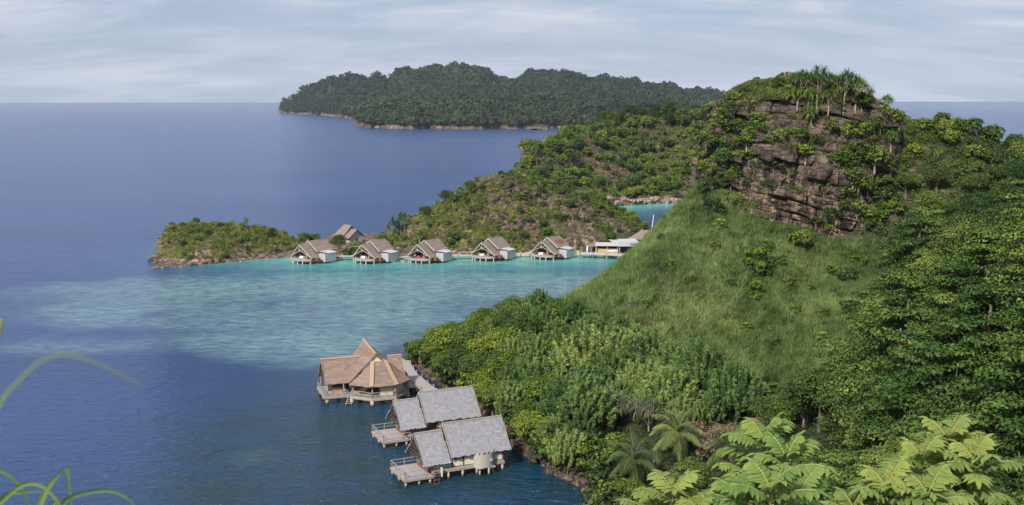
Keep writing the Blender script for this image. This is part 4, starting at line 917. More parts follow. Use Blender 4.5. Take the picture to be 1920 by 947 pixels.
under('slope_scrub', 9000, (8, 74, 138, 195), lambda x, y, h, n_: inpoly(*proj(x, y, h.z), GRASS) and vnoise(np.array([x * .13]), np.array([y * .13]), 61)[0] + .45 * vnoise(np.array([x * .5]), np.array([y * .5]), 62)[0] > .88, .22, .13, M['leaf_olive'], .55, 'low creeping scrub in patches among the tall grass', 26, .6)
under('shoulder_scrub', 5000, (60, 106, 150, 210), lambda x, y, h, n_: h.z > 15 and not on_knoll(x, y, .95) and proj(x, y, h.z)[1] < 480, .30, .2, M['leaf_mid'], .9, 'tangled scrub on the shoulder right of the cliff', 28, .9)
# far wood: thousands of small crowns that read as one mass
pts = []
rg = np.random.default_rng(77); bvf = BVH[6]
for _ in range(60000):
    px, py = rg.uniform(500, 1480), rg.uniform(108, 246); d = Vector(ray(px, py)).normalized(); h = bvf.ray_cast(Vector((0, 0, CAMH)), d)
    if h[0] is not None and h[0].z > 4: pts.append((h[0].x, h[0].y, h[0].z))
sk = []
for _ in range(30000):
    x, y = rg.uniform(-1000, 700), rg.uniform(1800, 4800); h = bvf.ray_cast(Vector((x, y, 900)), Vector((0, 0, -1)))
    if h[0] is not None and h[0].z > 5 and h[1].y < .25: sk.append((h[0].x, h[0].y, h[0].z))
pts = [q for q in pts[:24000] + sk[:9000] if vnoise(np.array([q[0] * .02]), np.array([q[1] * .008 + q[2] * .03]), 52)[0] + .3 * vnoise(np.array([q[0] * .07]), np.array([q[2] * .07]), 53)[0] > .26]; pts = np.array(pts); n = len(pts); per = 20
r = 2.4 + 6.0 * rg.random(n) ** 2.2 * (pts[:, 1] / 2600) ** .35; C = pts + np.stack([r * 0, r * 0, r * .9], 1); P0 = np.repeat(C, per, 0); rr = np.repeat(r, per)[:, None]; d = dirs(n * per, rg, .8)
v, f = leaves(P0 + d * rr * rg.uniform(.7, 1.05, (n * per, 1)), d, rr * .75, rr * .6, rg, None, .3, .1)
tn = np.clip(np.repeat(rg.normal(.42, .16, n) + .5 * fbm(pts[:, 0] * .004, pts[:, 1] * .004, 44, 4) - .12 * smooth(2200, 3200, pts[:, 1]), per) + rg.normal(0, .1, n * per), 0, 1)
o = link('far_wood', mesh_np('far_wood', v, f, np.repeat(tn, 4), False, M['far_leaf'])); tag(o, 'dark green forest covering the far island', 'forest', None, 'stuff')
# ================================================================ BUILDINGS
def octa(r, cx=0, cy=0, off=22.5): return [(cx + r * math.cos(R(off + 45 * i)), cy + r * math.sin(R(off + 45 * i))) for i in range(8)]
def roof_plane(mb, a, b, c, d, t=.16, nu=22, nv=10, ragged=.05, sag=.06, seed=0):
    """thick roof sheet between ridge a-b and eave d-c, slightly sagging, uneven at the eave"""
    rg = random.Random(seed); a, b, c, d = map(Vector, (a, b, c, d)); n = (b - a).cross(d - a).normalized()
    if n.z < 0: n = -n
    top, bot = [], []
    for j in range(nv + 1):
        for i in range(nu + 1):
            u, v = i / nu, j / nv; p = a.lerp(b, u).lerp(d.lerp(c, u), v) - n * sag * math.sin(math.pi * v) * 1.5 + n * rg.uniform(-.012, .012)
            if j == nv: p += (d - a).normalized() * rg.uniform(-ragged, ragged)
            if i in (0, nu): p += (b - a).normalized() * rg.uniform(-ragged, ragged) * .6
            top.append(p); bot.append(p - n * t)
    N = len(top); W_n = nu + 1; f = []
    for j in range(nv):
        for i in range(nu):
            q = (j * W_n + i, j * W_n + i + 1, (j + 1) * W_n + i + 1, (j + 1) * W_n + i); f.append(q); f.append(tuple(N + k for k in reversed(q)))
    rim = [i for i in range(W_n)] + [j * W_n + nu for j in range(1, nv + 1)] + [nv * W_n + i for i in range(nu - 1, -1, -1)] + [j * W_n for j in range(nv - 1, 0, -1)]
    for k in range(len(rim)): p, q = rim[k], rim[(k + 1) % len(rim)]; f.append((q, p, p + N, q + N))
    mb.add([tuple(p) for p in top + bot], f); return mb
def gable(x0, x1, yc, run, zr, ze, seed, t=.18, ragged=.09):
    mb = MB(); roof_plane(mb, (x0, yc, zr), (x1, yc, zr), (x1, yc - run, ze), (x0, yc - run, ze), t, seed=seed, ragged=ragged)
    roof_plane(mb, (x0, yc, zr), (x1, yc, zr), (x1, yc + run, ze), (x0, yc + run, ze), t, seed=seed + 1, ragged=ragged); return mb
def railing(parent, pts, h=.9, mat='wood', cross=False, gap=1.3):
    mb = MB()
    for a, b in zip(pts[:-1], pts[1:]):
        a, b = Vector(a), Vector(b); n = max(1, int((b - a).length / gap))
        for i in range(n + 1): p = a.lerp(b, i / n); mb.beam(p, p + Vector((0, 0, h)), .08)
        mb.beam(a + Vector((0, 0, h)), b + Vector((0, 0, h)), .09, .06); mb.beam(a + Vector((0, 0, h * .5)), b + Vector((0, 0, h * .5)), .05)
        if cross:
            for i in range(n):
                p, q = a.lerp(b, i / n), a.lerp(b, (i + 1) / n); mb.beam(p + Vector((0, 0, .08)), q + Vector((0, 0, h - .06)), .05); mb.beam(q + Vector((0, 0, .08)), p + Vector((0, 0, h - .06)), .05)
    return mb.build('railing', M[mat], parent)
def post(parent, x, y, z1, r=.16, z0=-2.5, mat='post'):
    return MB().tube([(x, y, z0), (x, y, z1)], [r, r], 8).build('post', M[mat], parent)
def part(parent, name, mat, *boxes):
    mb = MB()
    for b in boxes: mb.box(*b)
    return mb.build(name, M[mat], parent)

def near_cottage(label, pos, rz, front):
    t = thing('grey_roofed_hut', label, 'hut', pos, rz, 'grey shingled huts over the near water')
    # decks
    d = part(t, 'deck', 'deck', (-2.75, 7.0, -.12, 5.1, 1.12, 1.3)); part(t, 'deck_beam', 'wood', (-2.75, 7.05, -.17, -.07, .86, 1.12), (-2.75, 7.05, 4.9, 5.0, .86, 1.12))
    for i in range(7): MB().beam((-2.6 + i * 1.58, -.1, 1.0), (-2.6 + i * 1.58, 4.95, 1.0), .14, .2).build('joist', M['wood'], t)
    te = part(t, 'terrace', 'deck', (-6.5, -2.95, -.9, 4.3, .88, 1.02)); part(te, 'edge_board', 'wood', (-6.56, -2.9, -.99, -.91, .7, 1.0), (-6.58, -6.5, -.9, 4.3, .7, 1.0))
    railing(t, [(-2.95, 4.25, 1.02), (-6.45, 4.25, 1.02), (-6.45, -.85, 1.02), (-3.9, -.85, 1.02)], .85)
    for x in (-2.4, -.5, 1.4, 3.3, 5.1, 6.8):
        post(t, x, 0, 1.12); post(t, x, 4.8, 1.12)
    for x, y in ((-6.3, -.7), (-6.3, 4.1), (-4.6, -.7), (-6.3, 1.7), (-3.2, -.75)): post(t, x, y, .9)
    part(t, 'steps', 'wood_red', (-2.95, -2.76, .3, 3.8, 1.0, 1.3), (-3.2, -2.96, .3, 3.8, .95, 1.14))
    # roofs
    r = gable(-.2, 7.7, 2.6, 3.15, 6.2, 2.72, 1).build('roof', M['shingle'], t)
    MB().tube([(-.22, 2.6, 6.23), (7.72, 2.6, 6.23)], .1, 6).build('ridge_cap', M['wood'], r)
    for x in (-.26, 7.78): MB().beam((x, 2.6, 6.15), (x, -.55, 2.65), .06, .2).beam((x, 2.6, 6.15), (x, 5.75, 2.65), .06, .2).build('verge_board', M['wood'], r)
    r2 = gable(-4.0, -.3, 2.6, 3.25, 5.4, 2.15, 5).build('porch_roof', M['shingle'], t)
    MB().tube([(-4.02, 2.6, 5.43), (-.28, 2.6, 5.43)], .1, 6).build('ridge_cap', M['wood'], r2)
    mb = MB()
    for k in range(5): z = 2.6 + k * .52; w_ = 3.1 * (5.35 - z) / 3.2; mb.beam((-3.9, 2.6 - w_, z), (-3.9, 2.6 + w_, z), .07, .1)
    mb.beam((-3.85, 2.6, 5.3), (-3.85, 2.6, 2.3), .1).beam((-3.95, 2.6, 5.28), (-3.95, -.6, 2.05), .09, .16).beam((-3.95, 2.6, 5.28), (-3.95, 5.8, 2.05), .09, .16).build('gable_slats', M['wood_dark'], r2)
    # frame and walls
    for x in (-2.6, 0, 1.5, 3.2, 5.0, 6.85): MB().beam((x, .0, 1.3), (x, .0, 3.1 if x > -.1 else 2.5), .14).build('wall_post', M['wood_red'], t)
    MB().beam((-2.6, .02, 2.6), (0, .02, 2.6), .12).beam((-3.4, 5.1, 1.3), (-3.4, 5.1, 2.6), .12).beam((-2.6, 5.1, 1.3), (-2.6, 5.1, 2.6), .12).build('porch_frame', M['wood_red'], t)
    if front == 'closed':
        spans = [(-2.5, -.1, 1.45, 2.35), (.1, 1.42, 1.42, 2.3), (1.6, 3.1, 1.42, 3.0), (5.1, 6.75, 1.42, 3.0), (3.3, 4.9, 1.42, 3.0)]
    else:
        spans = [(1.6, 4.9, 1.7, 3.0), (5.1, 6.7, 1.5, 3.0)]
    for a, b, z0, z1 in spans:
        w_ = part(t, 'wall_panel', 'cream', (a, b, -.01, .07, z0, z1))
    part(t, 'inner_wall', 'inside', (.1, 6.8, .55, .6, 1.3, 3.5)); part(t, 'rear_wall', 'cream', (0, 6.9, 4.75, 4.85, 1.3, 3.2)); part(t, 'end_wall', 'cream', (6.86, 6.96, .15, 4.7, 1.3, 3.3)); part(t, 'dividing_wall', 'wood_red', (.0, .09, .65, 4.7, 1.3, 3.9))
    MB().slab([(6.92, .3, 3.3), (6.92, 4.9, 3.3), (6.92, 2.6, 5.9)], .06).build('end_gable', M['cream'], t)
    part(t, 'bench', 'wood', (-2.4, -.2, 3.6, 4.3, 1.3, 1.75))
    if front == 'closed':
        n = 20; mb = MB(); mp = []
        for i in range(n + 1):
            a = math.pi + math.pi * i / n; mp.append((4.15 + 1.35 * math.cos(a), -.1 + 1.05 * math.sin(a)))
        for i in range(n):
            (x0, y0), (x1, y1) = mp[i], mp[i + 1]; h = 2.85 + .18 * math.sin(i * 2.1) + (.22 if i > n - 5 else 0); mb.slab([(x0, y0, 1.0), (x1, y1, 1.0), (x1, y1, h), (x0, y0, h - .06)], .07)
        b = mb.build('shower_screen', M['driftwood'], t); part(b, 'sign_board', 'white', (4.55, 4.9, -1.2, -1.17, 1.75, 2.2))
        part(t, 'shower_floor', 'deck', (2.9, 5.4, -1.05, -.18, .9, 1.02))
        for x, y in ((3.35, -.8), (4.5, -1.0), (5.3, -.45)): post(t, x, y, .98, .13)
        l = MB()
        for s_ in (0, .7): l.beam((-2.6 + s_, -.5, 1.7), (-3.0 + s_, -1.5, -.4), .08)
        for k in range(5): l.beam((-2.68 - k * .08, -.7 - k * .2, 1.25 - k * .4), (-1.98 - k * .08, -.7 - k * .2, 1.25 - k * .4), .3, .05)
        l.build('ladder', M['wood_dark'], t); part(t, 'bollard_post', 'cream', (-1.75, -1.55, -.75, -.55, .6, 1.75))
    else:
        railing(t, [(1.5, -.1, 1.3), (6.8, -.1, 1.3)], .9, 'wood_red', True, 1.8); part(t, 'side_deck', 'deck', (1.3, 7.1, -.8, -.2, 1.0, 1.14))
        railing(t, [(-3.9, -.9, 1.0), (-2.7, -.9, 1.0)], .8)
        part(t, 'porch_bench', 'wood', (-2.3, -.4, .5, .9, 1.3, 1.7))
    return t
M['driftwood'] = woodmat('grey_driftwood', (.26, .24, .23), (.50, .47, .44), 3.5, (6, 6, .6))
uA = (G(940, 881) - G(813, 901)); rzA = math.atan2(uA[1], uA[0]) ; uu = np.array([math.cos(rzA), math.sin(rzA), 0])
p = G(813, 901) + uu * 2.4; near_cottage('nearest grey shingled hut with a curved driftwood shower screen on its wall', tuple(p), rzA, 'closed')
vv = np.array([-math.sin(rzA), math.cos(rzA), 0])
# second hut: porch corner post stands at (768,833) in the photo
p2 = G(769, 831) + uu * 2.4; near_cottage('grey shingled hut with crossed brown railings, between the thatched house and the nearest hut', tuple(p2), rzA - .02, 'open')

def thatched_house():
    rz = R(20); u = np.array([math.cos(rz), math.sin(rz), 0]); v = np.array([-math.sin(rz), math.cos(rz), 0])
    c = G(697, 762) + 1.91 * u + 4.62 * v
    t = thing('thatched_house', 'large brown thatched house on stilts with pointed central roof and two wings', 'house', tuple(c), rz)
    MB().prism(octa(5.0), 1.02, 1.2).build('deck', M['deck'], t); MB().prism(octa(5.05), .82, 1.015).build('deck_beam', M['wood'], t)
    d2 = part(t, 'wing_deck', 'deck', (-8.4, -4.4, -.9, 5.6, 1.03, 1.17)); part(d2, 'edge_board', 'wood', (-8.46, -4.3, -.98, -.9, .8, 1.19), (-8.48, -8.4, -.9, 5.6, .8, 1.19))
    part(t, 'rear_deck', 'deck', (3.8, 7.4, .2, 5.6, .99, 1.14))
    for x, y in octa(4.75): post(t, x, y, .85, .3)
    for x, y in ((-8.0, -.6), (-8.0, 5.2), (-5.2, 5.2), (-8.0, 2.2), (6.6, .6), (6.6, 5)): post(t, x, y, .85, .27)
    # wings
    w1 = gable(-8.3, -2.2, 2.4, 3.1, 6.25, 3.0, 11, .22, .08).build('wing_roof', M['thatch'], t); MB().tube([(-8.35, 2.4, 6.28), (-2.2, 2.4, 6.28)], .17, 8).build('ridge_cap', M['thatch_cap'], w1)
    MB().beam((-8.2, 2.4, 6.0), (-8.2, -.6, 2.9), .1, .2).beam((-8.2, 2.4, 6.0), (-8.2, 5.4, 2.9), .1, .2).beam((-8.2, 2.4, 6.0), (-8.2, 2.4, 3.0), .1).beam((-8.2, .2, 3.7), (-8.2, 4.6, 3.7), .1).beam((-8.2, .9, 4.6), (-8.2, 3.9, 4.6), .1).build('gable_frame', M['wood_dark'], w1)
    w2 = gable(2.2, 4.5, 2.4, 3.1, 5.95, 2.9, 15, .22, .08).build('wing_roof', M['thatch'], t); MB().tube([(2.2, 2.4, 5.98), (4.55, 2.4, 5.98)], .15, 8).build('ridge_cap', M['thatch_cap'], w2)
    # big roof, ridge climbing to the peak at the back
    F_, P_ = (-.5, -1.5, 7.3), (-1.0, 5.1, 8.3); mb = MB()
    for s in (-1, 1): roof_plane(mb, F_, P_, (s * 4.7, 5.4, 3.1), (s * 4.75, -1.2, 3.1), .24, 16, 14, .08, -.02 if s else 0, 20 + s)
    big = mb.build('main_roof', M['thatch'], t); MB().tube([(-.5, -1.52, 7.37), (-1.0, 5.12, 8.37)], .18, 8).build('ridge_cap', M['thatch_cap'], big)
    MB().slab([(-2.8, 5.0, 5.2), (1.4, 5.0, 5.2), (-1.0, 5.0, 8.0)], .08).build('rear_gable', M['cream'], big)
    MB().slab([(-1.35, -1.28, 6.05), (1.35, -1.28, 6.05), (-.45, -1.28, 7.1)], .06).build('gablet', M['cream'], big)
    # half octagon apron of thatch
    e = octa(5.25); top = {4: (-1.15, -1.1, 6.15), 5: (-1.0, -1.35, 6.15), 6: (1.0, -1.35, 6.15), 7: (1.15, -1.1, 6.15)}
    ap = MB(); idx = [(4, 5), (5, 6), (6, 7)]
    for k, (a, b) in enumerate(idx):
        roof_plane(ap, top[a], top[b], (*e[b], 3.02), (*e[a], 3.02), .22, 10, 12, .06, .10, 30 + k)
    A = ap.build('apron_roof', M['thatch'], t)
    for k in (5, 6):
        cpt = MB(); a, b = Vector(top[k]), Vector((*e[k], 3.05)); s = Vector((.32, 0, 0)); pts = []
        for i in range(9):
            q = a.lerp(b, i / 8) + Vector((0, 0, .10 - .12 * math.sin(math.pi * i / 8))); pts.append(q)
        for q0, q1 in zip(pts[:-1], pts[1:]): cpt.beam(q0, q1, .62, .10)
        cpt.build('hip_cap', M['thatch_cap'], A)
    # walls
    o8 = octa(4.1); wl = MB()
    for a, b in ((5, 6), (6, 7), (7, 0)):
        (x0, y0), (x1, y1) = o8[a], o8[b]; f0 = .35 if a == 5 else .02; xx0, yy0 = x0 + (x1 - x0) * f0, y0 + (y1 - y0) * f0
        w_ = MB(); w_.slab([(xx0, yy0, 1.22), (x1, y1, 1.22), (x1, y1, 3.3), (xx0, yy0, 3.3)], .08); w_.build('wall_panel', M['cream'], t)
    part(t, 'inner_wall', 'inside', (-3.4, 3.2, .2, .3, 1.22, 4.2)); MB().prism([(x * .8, y * .8) for x, y in octa(4.1)], 3.25, 3.3).build('ceiling', M['inside'], t)
    for x, y in octa(4.6)[4:8]: MB().beam((x, y, 1.2), (x, y, 3.35), .16).build('roof_post', M['thatch_cap'], t)
    o9 = octa(4.85); railing(t, [(*o9[4], 1.2), (*o9[5], 1.2), (*o9[6], 1.2), (*o9[7], 1.2)], .85, 'wood', True, 1.9)
    for x, y in ((-7.9, -.55), (-5.4, -.55), (-7.9, 5.3)): MB().beam((x, y, 1.17), (x, y, 3.1), .14).build('roof_post', M['thatch_cap'], t)
    railing(t, [(-4.9, -.85, 1.17), (-8.35, -.85, 1.17), (-8.35, 5.5, 1.17)], .8, 'wood'); part(t, 'bar_counter', 'thatch_cap', (-6.9, -4.9, .3, .8, 1.17, 2.1)); part(t, 'wing_wall', 'inside', (-7.4, -4.0, 2.3, 2.4, 1.17, 4.0))
    part(t, 'side_wall', 'thatch', (5.0, 5.1, .2, 4.9, 1.14, 3.3)); part(t, 'side_door', 'wood_red', (4.2, 4.95, .14, .2, 1.14, 3.0))
    st_ = MB()
    for s_ in (0, .9): st_.beam((-4.7 + s_, -1.0, 1.2), (-5.6 + s_, -2.4, -.3), .1, .2)
    for k in range(6): st_.beam((-4.75 - k * .15, -1.1 - k * .22, 1.05 - k * .24), (-3.8 - k * .15, -1.1 - k * .22, 1.05 - k * .24), .26, .05)
    st_.build('stairs', M['wood'], t)
thatched_house()
def boardwalk(label, pts, width, zt=1.3, cat='walkway', rails=False, group='wooden walkways over the water', mat='deck'):
    pts = [Vector(p) for p in pts]; o = thing('walkway', label, cat, tuple(pts[0]), 0, group); o0 = Vector(pts[0]); mb = MB(); bm_ = MB(); k = 0
    for a, b in zip(pts[:-1], pts[1:]):
        a, b = a - o0, b - o0; d = (b - a).normalized(); s = Vector((-d.y, d.x, 0)) * width / 2; up = Vector((0, 0, .12)); k += 1; dz = Vector((0, 0, .004 * k))
        mb.slab([a - s + dz, b - s + dz, b + s + dz, a + s + dz], .09); bm_.beam(a + s - up, b + s - up, .12, .16).beam(a - s - up, b - s - up, .12, .16)
    mb.build('deck', M[mat], o); bm_.build('beams', M['wood'], o)
    for a, b in zip(pts[:-1], pts[1:]):
        n = max(1, int((b - a).length / 3.2)); d = (b - a).normalized(); s = Vector((-d.y, d.x, 0)) * (width / 2 + .02)
        for i in range(n + 1):
            for sg in (-1, 1):
                p = a.lerp(b, i / n) + s * sg - o0; MB().tube([(p.x, p.y, -2.4 - o0.z), (p.x, p.y, .45)], .09, 6).build('post', M['wood'], o)
    if rails: railing(o, [tuple(p - o0 + Vector((0, width / 2, 0))) for p in pts], .8)
    return o
def gz(px, py, z): return tuple(G(px, py, z))
boardwalk('wooden walkway running behind the thatched house along the wooded shore', [gz(752, 672, 1.35), gz(768, 700, 1.35), gz(800, 727, 1.35), gz(850, 752, 1.35), gz(884, 772, 1.35), gz(905, 790, 1.35), gz(935, 812, 1.35)], 2.2)
boardwalk('short boardwalk joining the middle grey hut to the shore', [gz(868, 790, 1.2), gz(905, 780, 1.2)], 1.6)
# dry bamboo stalks leaning on the nearest hut
bb = MB()
for i, (a, b) in enumerate([((956, 848), (935, 766)), ((953, 846), (948, 800)), ((958, 850), (944, 790))]):
    q0, q1 = P(a[0], a[1], 139.5 + i * .3), P(b[0], b[1], 140.5 + i * .3); bb.tube([q0, (q0 + q1) / 2 + np.array([.1, 0, 0]), q1], [.10, .08, .03], 6)
o = bb.build('bamboo_stalk', M['stem']); tag(o, 'leaning yellow green stalks at the right end of the nearest hut roof', 'plant')

# ---- far row of huts
def far_hut(label, c, rz, extra=None, patch=False):
    t = thing('far_hut', label, 'hut', c, rz, 'A-frame huts on stilts along the far shore')
    dk = [(-3.9, 0), (-3.2, -1.0), (-1.4, -1.6), (1.4, -1.6), (3.2, -1.0), (3.9, 0), (3.9, 9.2), (-3.9, 9.2)]
    MB().prism(dk, 1.12, 1.32).build('deck', M['deck'], t); MB().prism([(x * 1.005, y * 1.005) for x, y in dk], .95, 1.11).build('deck_beam', M['wood'], t)
    for x, y in ((-3.7, 0), (-1.9, -1.3), (0, -1.4), (1.9, -1.3), (3.7, 0), (3.7, 3), (-3.7, 3), (3.7, 6), (-3.7, 6), (0, 2), (3.7, 9), (-3.7, 9)): post(t, x, y, 1.0, .16, -2.5, 'wood_pale')
    mb = MB()
    for s in (-1, 1): roof_plane(mb, (0, -.9, 5.6), (0, 3.0, 5.6), (s * 4.2, 3.0, 1.75), (s * 4.2, .1, 1.75), .14, 6, 6, .03, .05, 3 + s)
    f = mb.build('porch_roof', M['thatch_far'], t)
    mb = MB()
    for s in (-1, 1): roof_plane(mb, (0, 2.7, 6.2), (0, 9.6, 6.2), (s * 3.5, 9.6, 3.45), (s * 3.5, 2.9, 3.45), .14, 8, 6, .03, .04, 9 + s)
    m_ = mb.build('roof', M['thatch_far'], t)
    if patch: MB().slab([(1.2, 5.0, 5.36), (1.2, 8.6, 5.36), (2.4, 8.6, 4.42), (2.4, 5.0, 4.42)], .03).build('rust_patch', M['wood_red'], m_)
    MB().beam((0, 2.62, 6.2), (3.55, 2.75, 3.38), .1, .3).beam((0, 2.62, 6.2), (-3.55, 2.75, 3.38), .1, .3).build('verge_board', M['white'], m_)
    # front truss
    tr = MB(); y = -.35
    tr.beam((0, -.75, 5.4), (0, -.5, 3.3), .16).beam((-4.1, .0, 1.75), (0, -.8, 5.45), .14, .2).beam((4.1, .0, 1.75), (0, -.8, 5.45), .14, .2)
    tr.beam((-3.2, y, 2.3), (0, y, 3.9), .12).beam((3.2, y, 2.3), (0, y, 3.9), .12).beam((-1.3, y, 4.35), (0, y, 3.7), .1).beam((1.3, y, 4.35), (0, y, 3.7), .1)
    tr.beam((1.4, .6, 1.3), (1.4, .6, 4.0), .14).beam((-3.6, .6, 1.3), (-3.6, .6, 2.2), .14).beam((3.6, .6, 1.3), (3.6, .6, 2.2), .14).beam((-1.2, 2.0, 3.0), (1.4, 2.0, 3.0), .1)
    tr.build('front_truss', M['wood_pale'], t)
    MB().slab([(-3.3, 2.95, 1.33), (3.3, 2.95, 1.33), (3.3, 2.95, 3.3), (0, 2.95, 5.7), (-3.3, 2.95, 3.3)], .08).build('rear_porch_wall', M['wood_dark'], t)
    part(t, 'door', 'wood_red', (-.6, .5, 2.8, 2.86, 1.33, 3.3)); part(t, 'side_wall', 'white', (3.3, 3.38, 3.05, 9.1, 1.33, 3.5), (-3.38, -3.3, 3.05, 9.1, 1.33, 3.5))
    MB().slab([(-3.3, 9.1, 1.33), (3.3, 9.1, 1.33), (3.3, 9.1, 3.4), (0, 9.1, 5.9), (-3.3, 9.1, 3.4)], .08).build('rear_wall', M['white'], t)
    part(t, 'bathroom_wall', 'white', (3.42, 6.0, 3.6, 3.7, .5, 2.9), (5.9, 6.0, 3.72, 7.9, .5, 2.9), (3.42, 6.0, 7.92, 8.0, .5, 2.9))
    MB().slab([(3.4, 3.4, 3.42), (3.4, 8.2, 3.42), (6.1, 8.2, 2.93), (6.1, 4.9, 2.93)], .06).build('bathroom_roof', M['grey_sheet'], t)
    part(t, 'side_steps', 'wood_red', (3.95, 5.2, 1.2, 3.3, 1.0, 1.15), (4.2, 4.9, 1.6, 2.8, 1.15, 1.7))
    part(t, 'daybed', 'white_plain' if extra != 'pink' else 'cushion', (-2.2, -.6, 1.2, 2.2, 1.33, 1.85)); part(t, 'table', 'wood_red', (.6, 1.7, .9, 1.7, 1.33, 1.95))
    if extra == 'pink': part(t, 'blue_mat', 'blue', (-2.6, -.9, -.2, .8, 1.33, 1.42))
    return t
M['wood_pale'] = woodmat('pale_weathered_wood', (.38, .34, .30), (.56, .51, .46), 2, (1, 1, 5))
M['cushion'] = woodmat('magenta_cushion', (.30, .03, .16), (.42, .07, .24), 2); M['blue'] = woodmat('blue_cloth', (.06, .10, .22), (.10, .16, .32), 2)
huts = [((545, 491.8), (585, 495.6), 'first far hut, nearest the islet', None, 0), ((658.6, 491.8), (705.6, 495.8), 'far hut standing in front of the white house', None, 0),
        ((764, 491.5), (806.5, 495.2), 'middle hut of the far row with magenta cushions on its deck', 'pink', 0), ((883.5, 486.8), (927.5, 491.5), 'far hut fourth from the islet with a plain brown roof', None, 0), ((993, 485.5), (1041, 488.5), 'last far hut before the jetty with a rusty patch on its roof', None, 1)]
for a, b, lab, ex, pt in huts:
    A, B = G(*a), G(*b); c = (A + B) / 2; far_hut(lab, (c[0], c[1], 0), R(-34 + (int(a[0]) % 5 - 2) * 1.2), ex, bool(pt))
def fw(label, a, b, z=1.25, w_=1.6): return boardwalk(label, [gz(*a, z), gz(*b, z)], w_, z, group='low walkways between the far huts', mat='wood_pale')
fw('low walkway between the first and second far huts', (620, 479.5), (662, 479.5)); fw('low walkway between the third and fourth far huts', (832, 478), (886, 478))
fw('low walkway between the fourth and last far huts', (952, 475), (1000, 474.5)); fw('low walkway between the second and third far huts', (728, 482), (766, 480.5))
def lowwall(lab, pts, w_, z1):
    a, b = Vector(G(*pts[0], 0)), Vector(G(*pts[1], 0)); c = (a + b) / 2; L = (b - a).length; o = MB(); n = max(2, int(L / 1.2)); rg = random.Random(int(c.x))
    for i in range(n): o.box(-L / 2 + i * L / n + .02, -L / 2 + (i + 1) * L / n - .02, rg.uniform(-.1, .05), w_ + rg.uniform(-.1, .1), -1.5, z1 + rg.uniform(-.1, .1))
    ob = o.build('stone_wall', M['sandstone']); ob.location = (c.x, c.y, 0); ob.rotation_euler[2] = math.atan2(b.y - a.y, b.x - a.x); tag(ob, lab, 'wall')
M['sandstone'] = woodmat('pale_stone', (.42, .36, .28), (.66, .59, .48), 2.5)
lowwall('pale stone wall at the water by the first far hut', ((622, 488), (634, 487)), 2.2, 1.1); lowwall('pale stone edging beside the second far hut', ((733, 490), (758, 489)), 1.5, .7)
lowwall('pale stone block beside the last far hut', ((1065, 482), (1071, 482)), 1.5, 1.3); lowwall('pale stone block left of the jetty', ((1081, 481), (1086, 481)), 1.5, 1.5)
lowwall('dark low sea wall behind the fourth far hut', ((955, 480), (992, 479)), .6, .8)
# ---- white house on the spit
def white_house():
    q = P(668, 470, 345); t = thing('white_house', 'white walled house with brown thatched roof behind the far huts', 'house', (q[0], q[1], 1.0), R(48), None, (.92, .8, .9))
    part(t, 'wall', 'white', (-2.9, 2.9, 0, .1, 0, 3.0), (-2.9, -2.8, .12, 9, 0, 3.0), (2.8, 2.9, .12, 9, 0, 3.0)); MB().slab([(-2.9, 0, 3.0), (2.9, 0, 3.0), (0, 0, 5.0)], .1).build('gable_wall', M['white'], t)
    mb = MB()
    for s in (-1, 1): roof_plane(mb, (0, -.8, 5.3), (0, 9.5, 5.3), (s * 3.9, 9.5, 2.4), (s * 3.9, -.6, 2.4), .15, 8, 6, .03, .04, s + 5)
    mb.build('roof', M['thatch_far'], t); mb = MB()
    for s in (-1, 1): roof_plane(mb, (0, 2.6, 6.5), (0, 7.5, 6.5), (s * 3.4, 7.5, 3.2), (s * 3.4, 2.8, 3.2), .15, 8, 6, .03, .04, s + 9)
    up = mb.build('upper_roof', M['thatch_far'], t); MB().slab([(-1.6, 2.9, 4.9), (1.6, 2.9, 4.9), (0, 2.9, 6.3)], .08).build('upper_gable', M['wood_dark'], up)
    f = part(t, 'window', 'wood_dark', (-.2, .5, -.06, -.02, 1.0, 2.2)); part(t, 'base', 'sandstone', (-3.2, 3.2, -.4, 9.3, -1.5, -.01))
white_house()
# ---- jetty, sheds, pavilion, boat
jt = boardwalk('wooden jetty in front of the open sheds and the pavilion', [gz(1088, 474.5, 1.3), gz(1140, 476.5, 1.3), gz(1205, 480, 1.3)], 3.4, 1.3, 'jetty', False, None, 'wood_pale')
M['counter'] = woodmat('orange_brown_counter', (.42, .24, .15), (.56, .36, .25), 2)
def shed(lab, px, py, d, w_, dp, h, rz=0, mat='grey_sheet', solar=False, counter=None):
    q = P(px, py, d); t = thing('open_shed', lab, 'shed', (q[0], q[1], q[2]), R(rz))
    MB().slab([(-w_ / 2, -.5, h), (w_ / 2, -.5, h), (w_ / 2, dp + .3, h + .5), (-w_ / 2, dp + .3, h + .5)], .1).build('roof', M[mat], t)
    for x in (-w_ / 2 + .4, 0, w_ / 2 - .4):
        for y in (0, dp): MB().beam((x, y, -.1), (x, y, h), .16).build('post', M['wood_pale'], t)
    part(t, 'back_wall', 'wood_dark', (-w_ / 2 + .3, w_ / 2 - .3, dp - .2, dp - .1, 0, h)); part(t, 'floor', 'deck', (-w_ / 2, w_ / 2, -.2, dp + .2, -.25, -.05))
    if counter: part(t, 'counter', counter, (-w_ / 2 + .8, w_ / 2 - .5, -.1, .6, -.04, 1.1))
    if solar:
        for i in range(3): MB().slab([(-.8 + i * 1.5, 0, h + .10), (.5 + i * 1.5, 0, h + .10), (.5 + i * 1.5, 2.2, h + .46), (-.8 + i * 1.5, 2.2, h + .46)], .04).build('solar_panel', M['blue'], t)
shed('grey roofed open shed with an orange brown counter on the jetty', 1138, 474, 328, 7.2, 3.5, 2.15, -4, counter='counter'); shed('dark open shed hung with diving gear at the left end of the jetty', 1108, 473.5, 330, 3.6, 2.6, 1.9, -2, 'thatch_far')
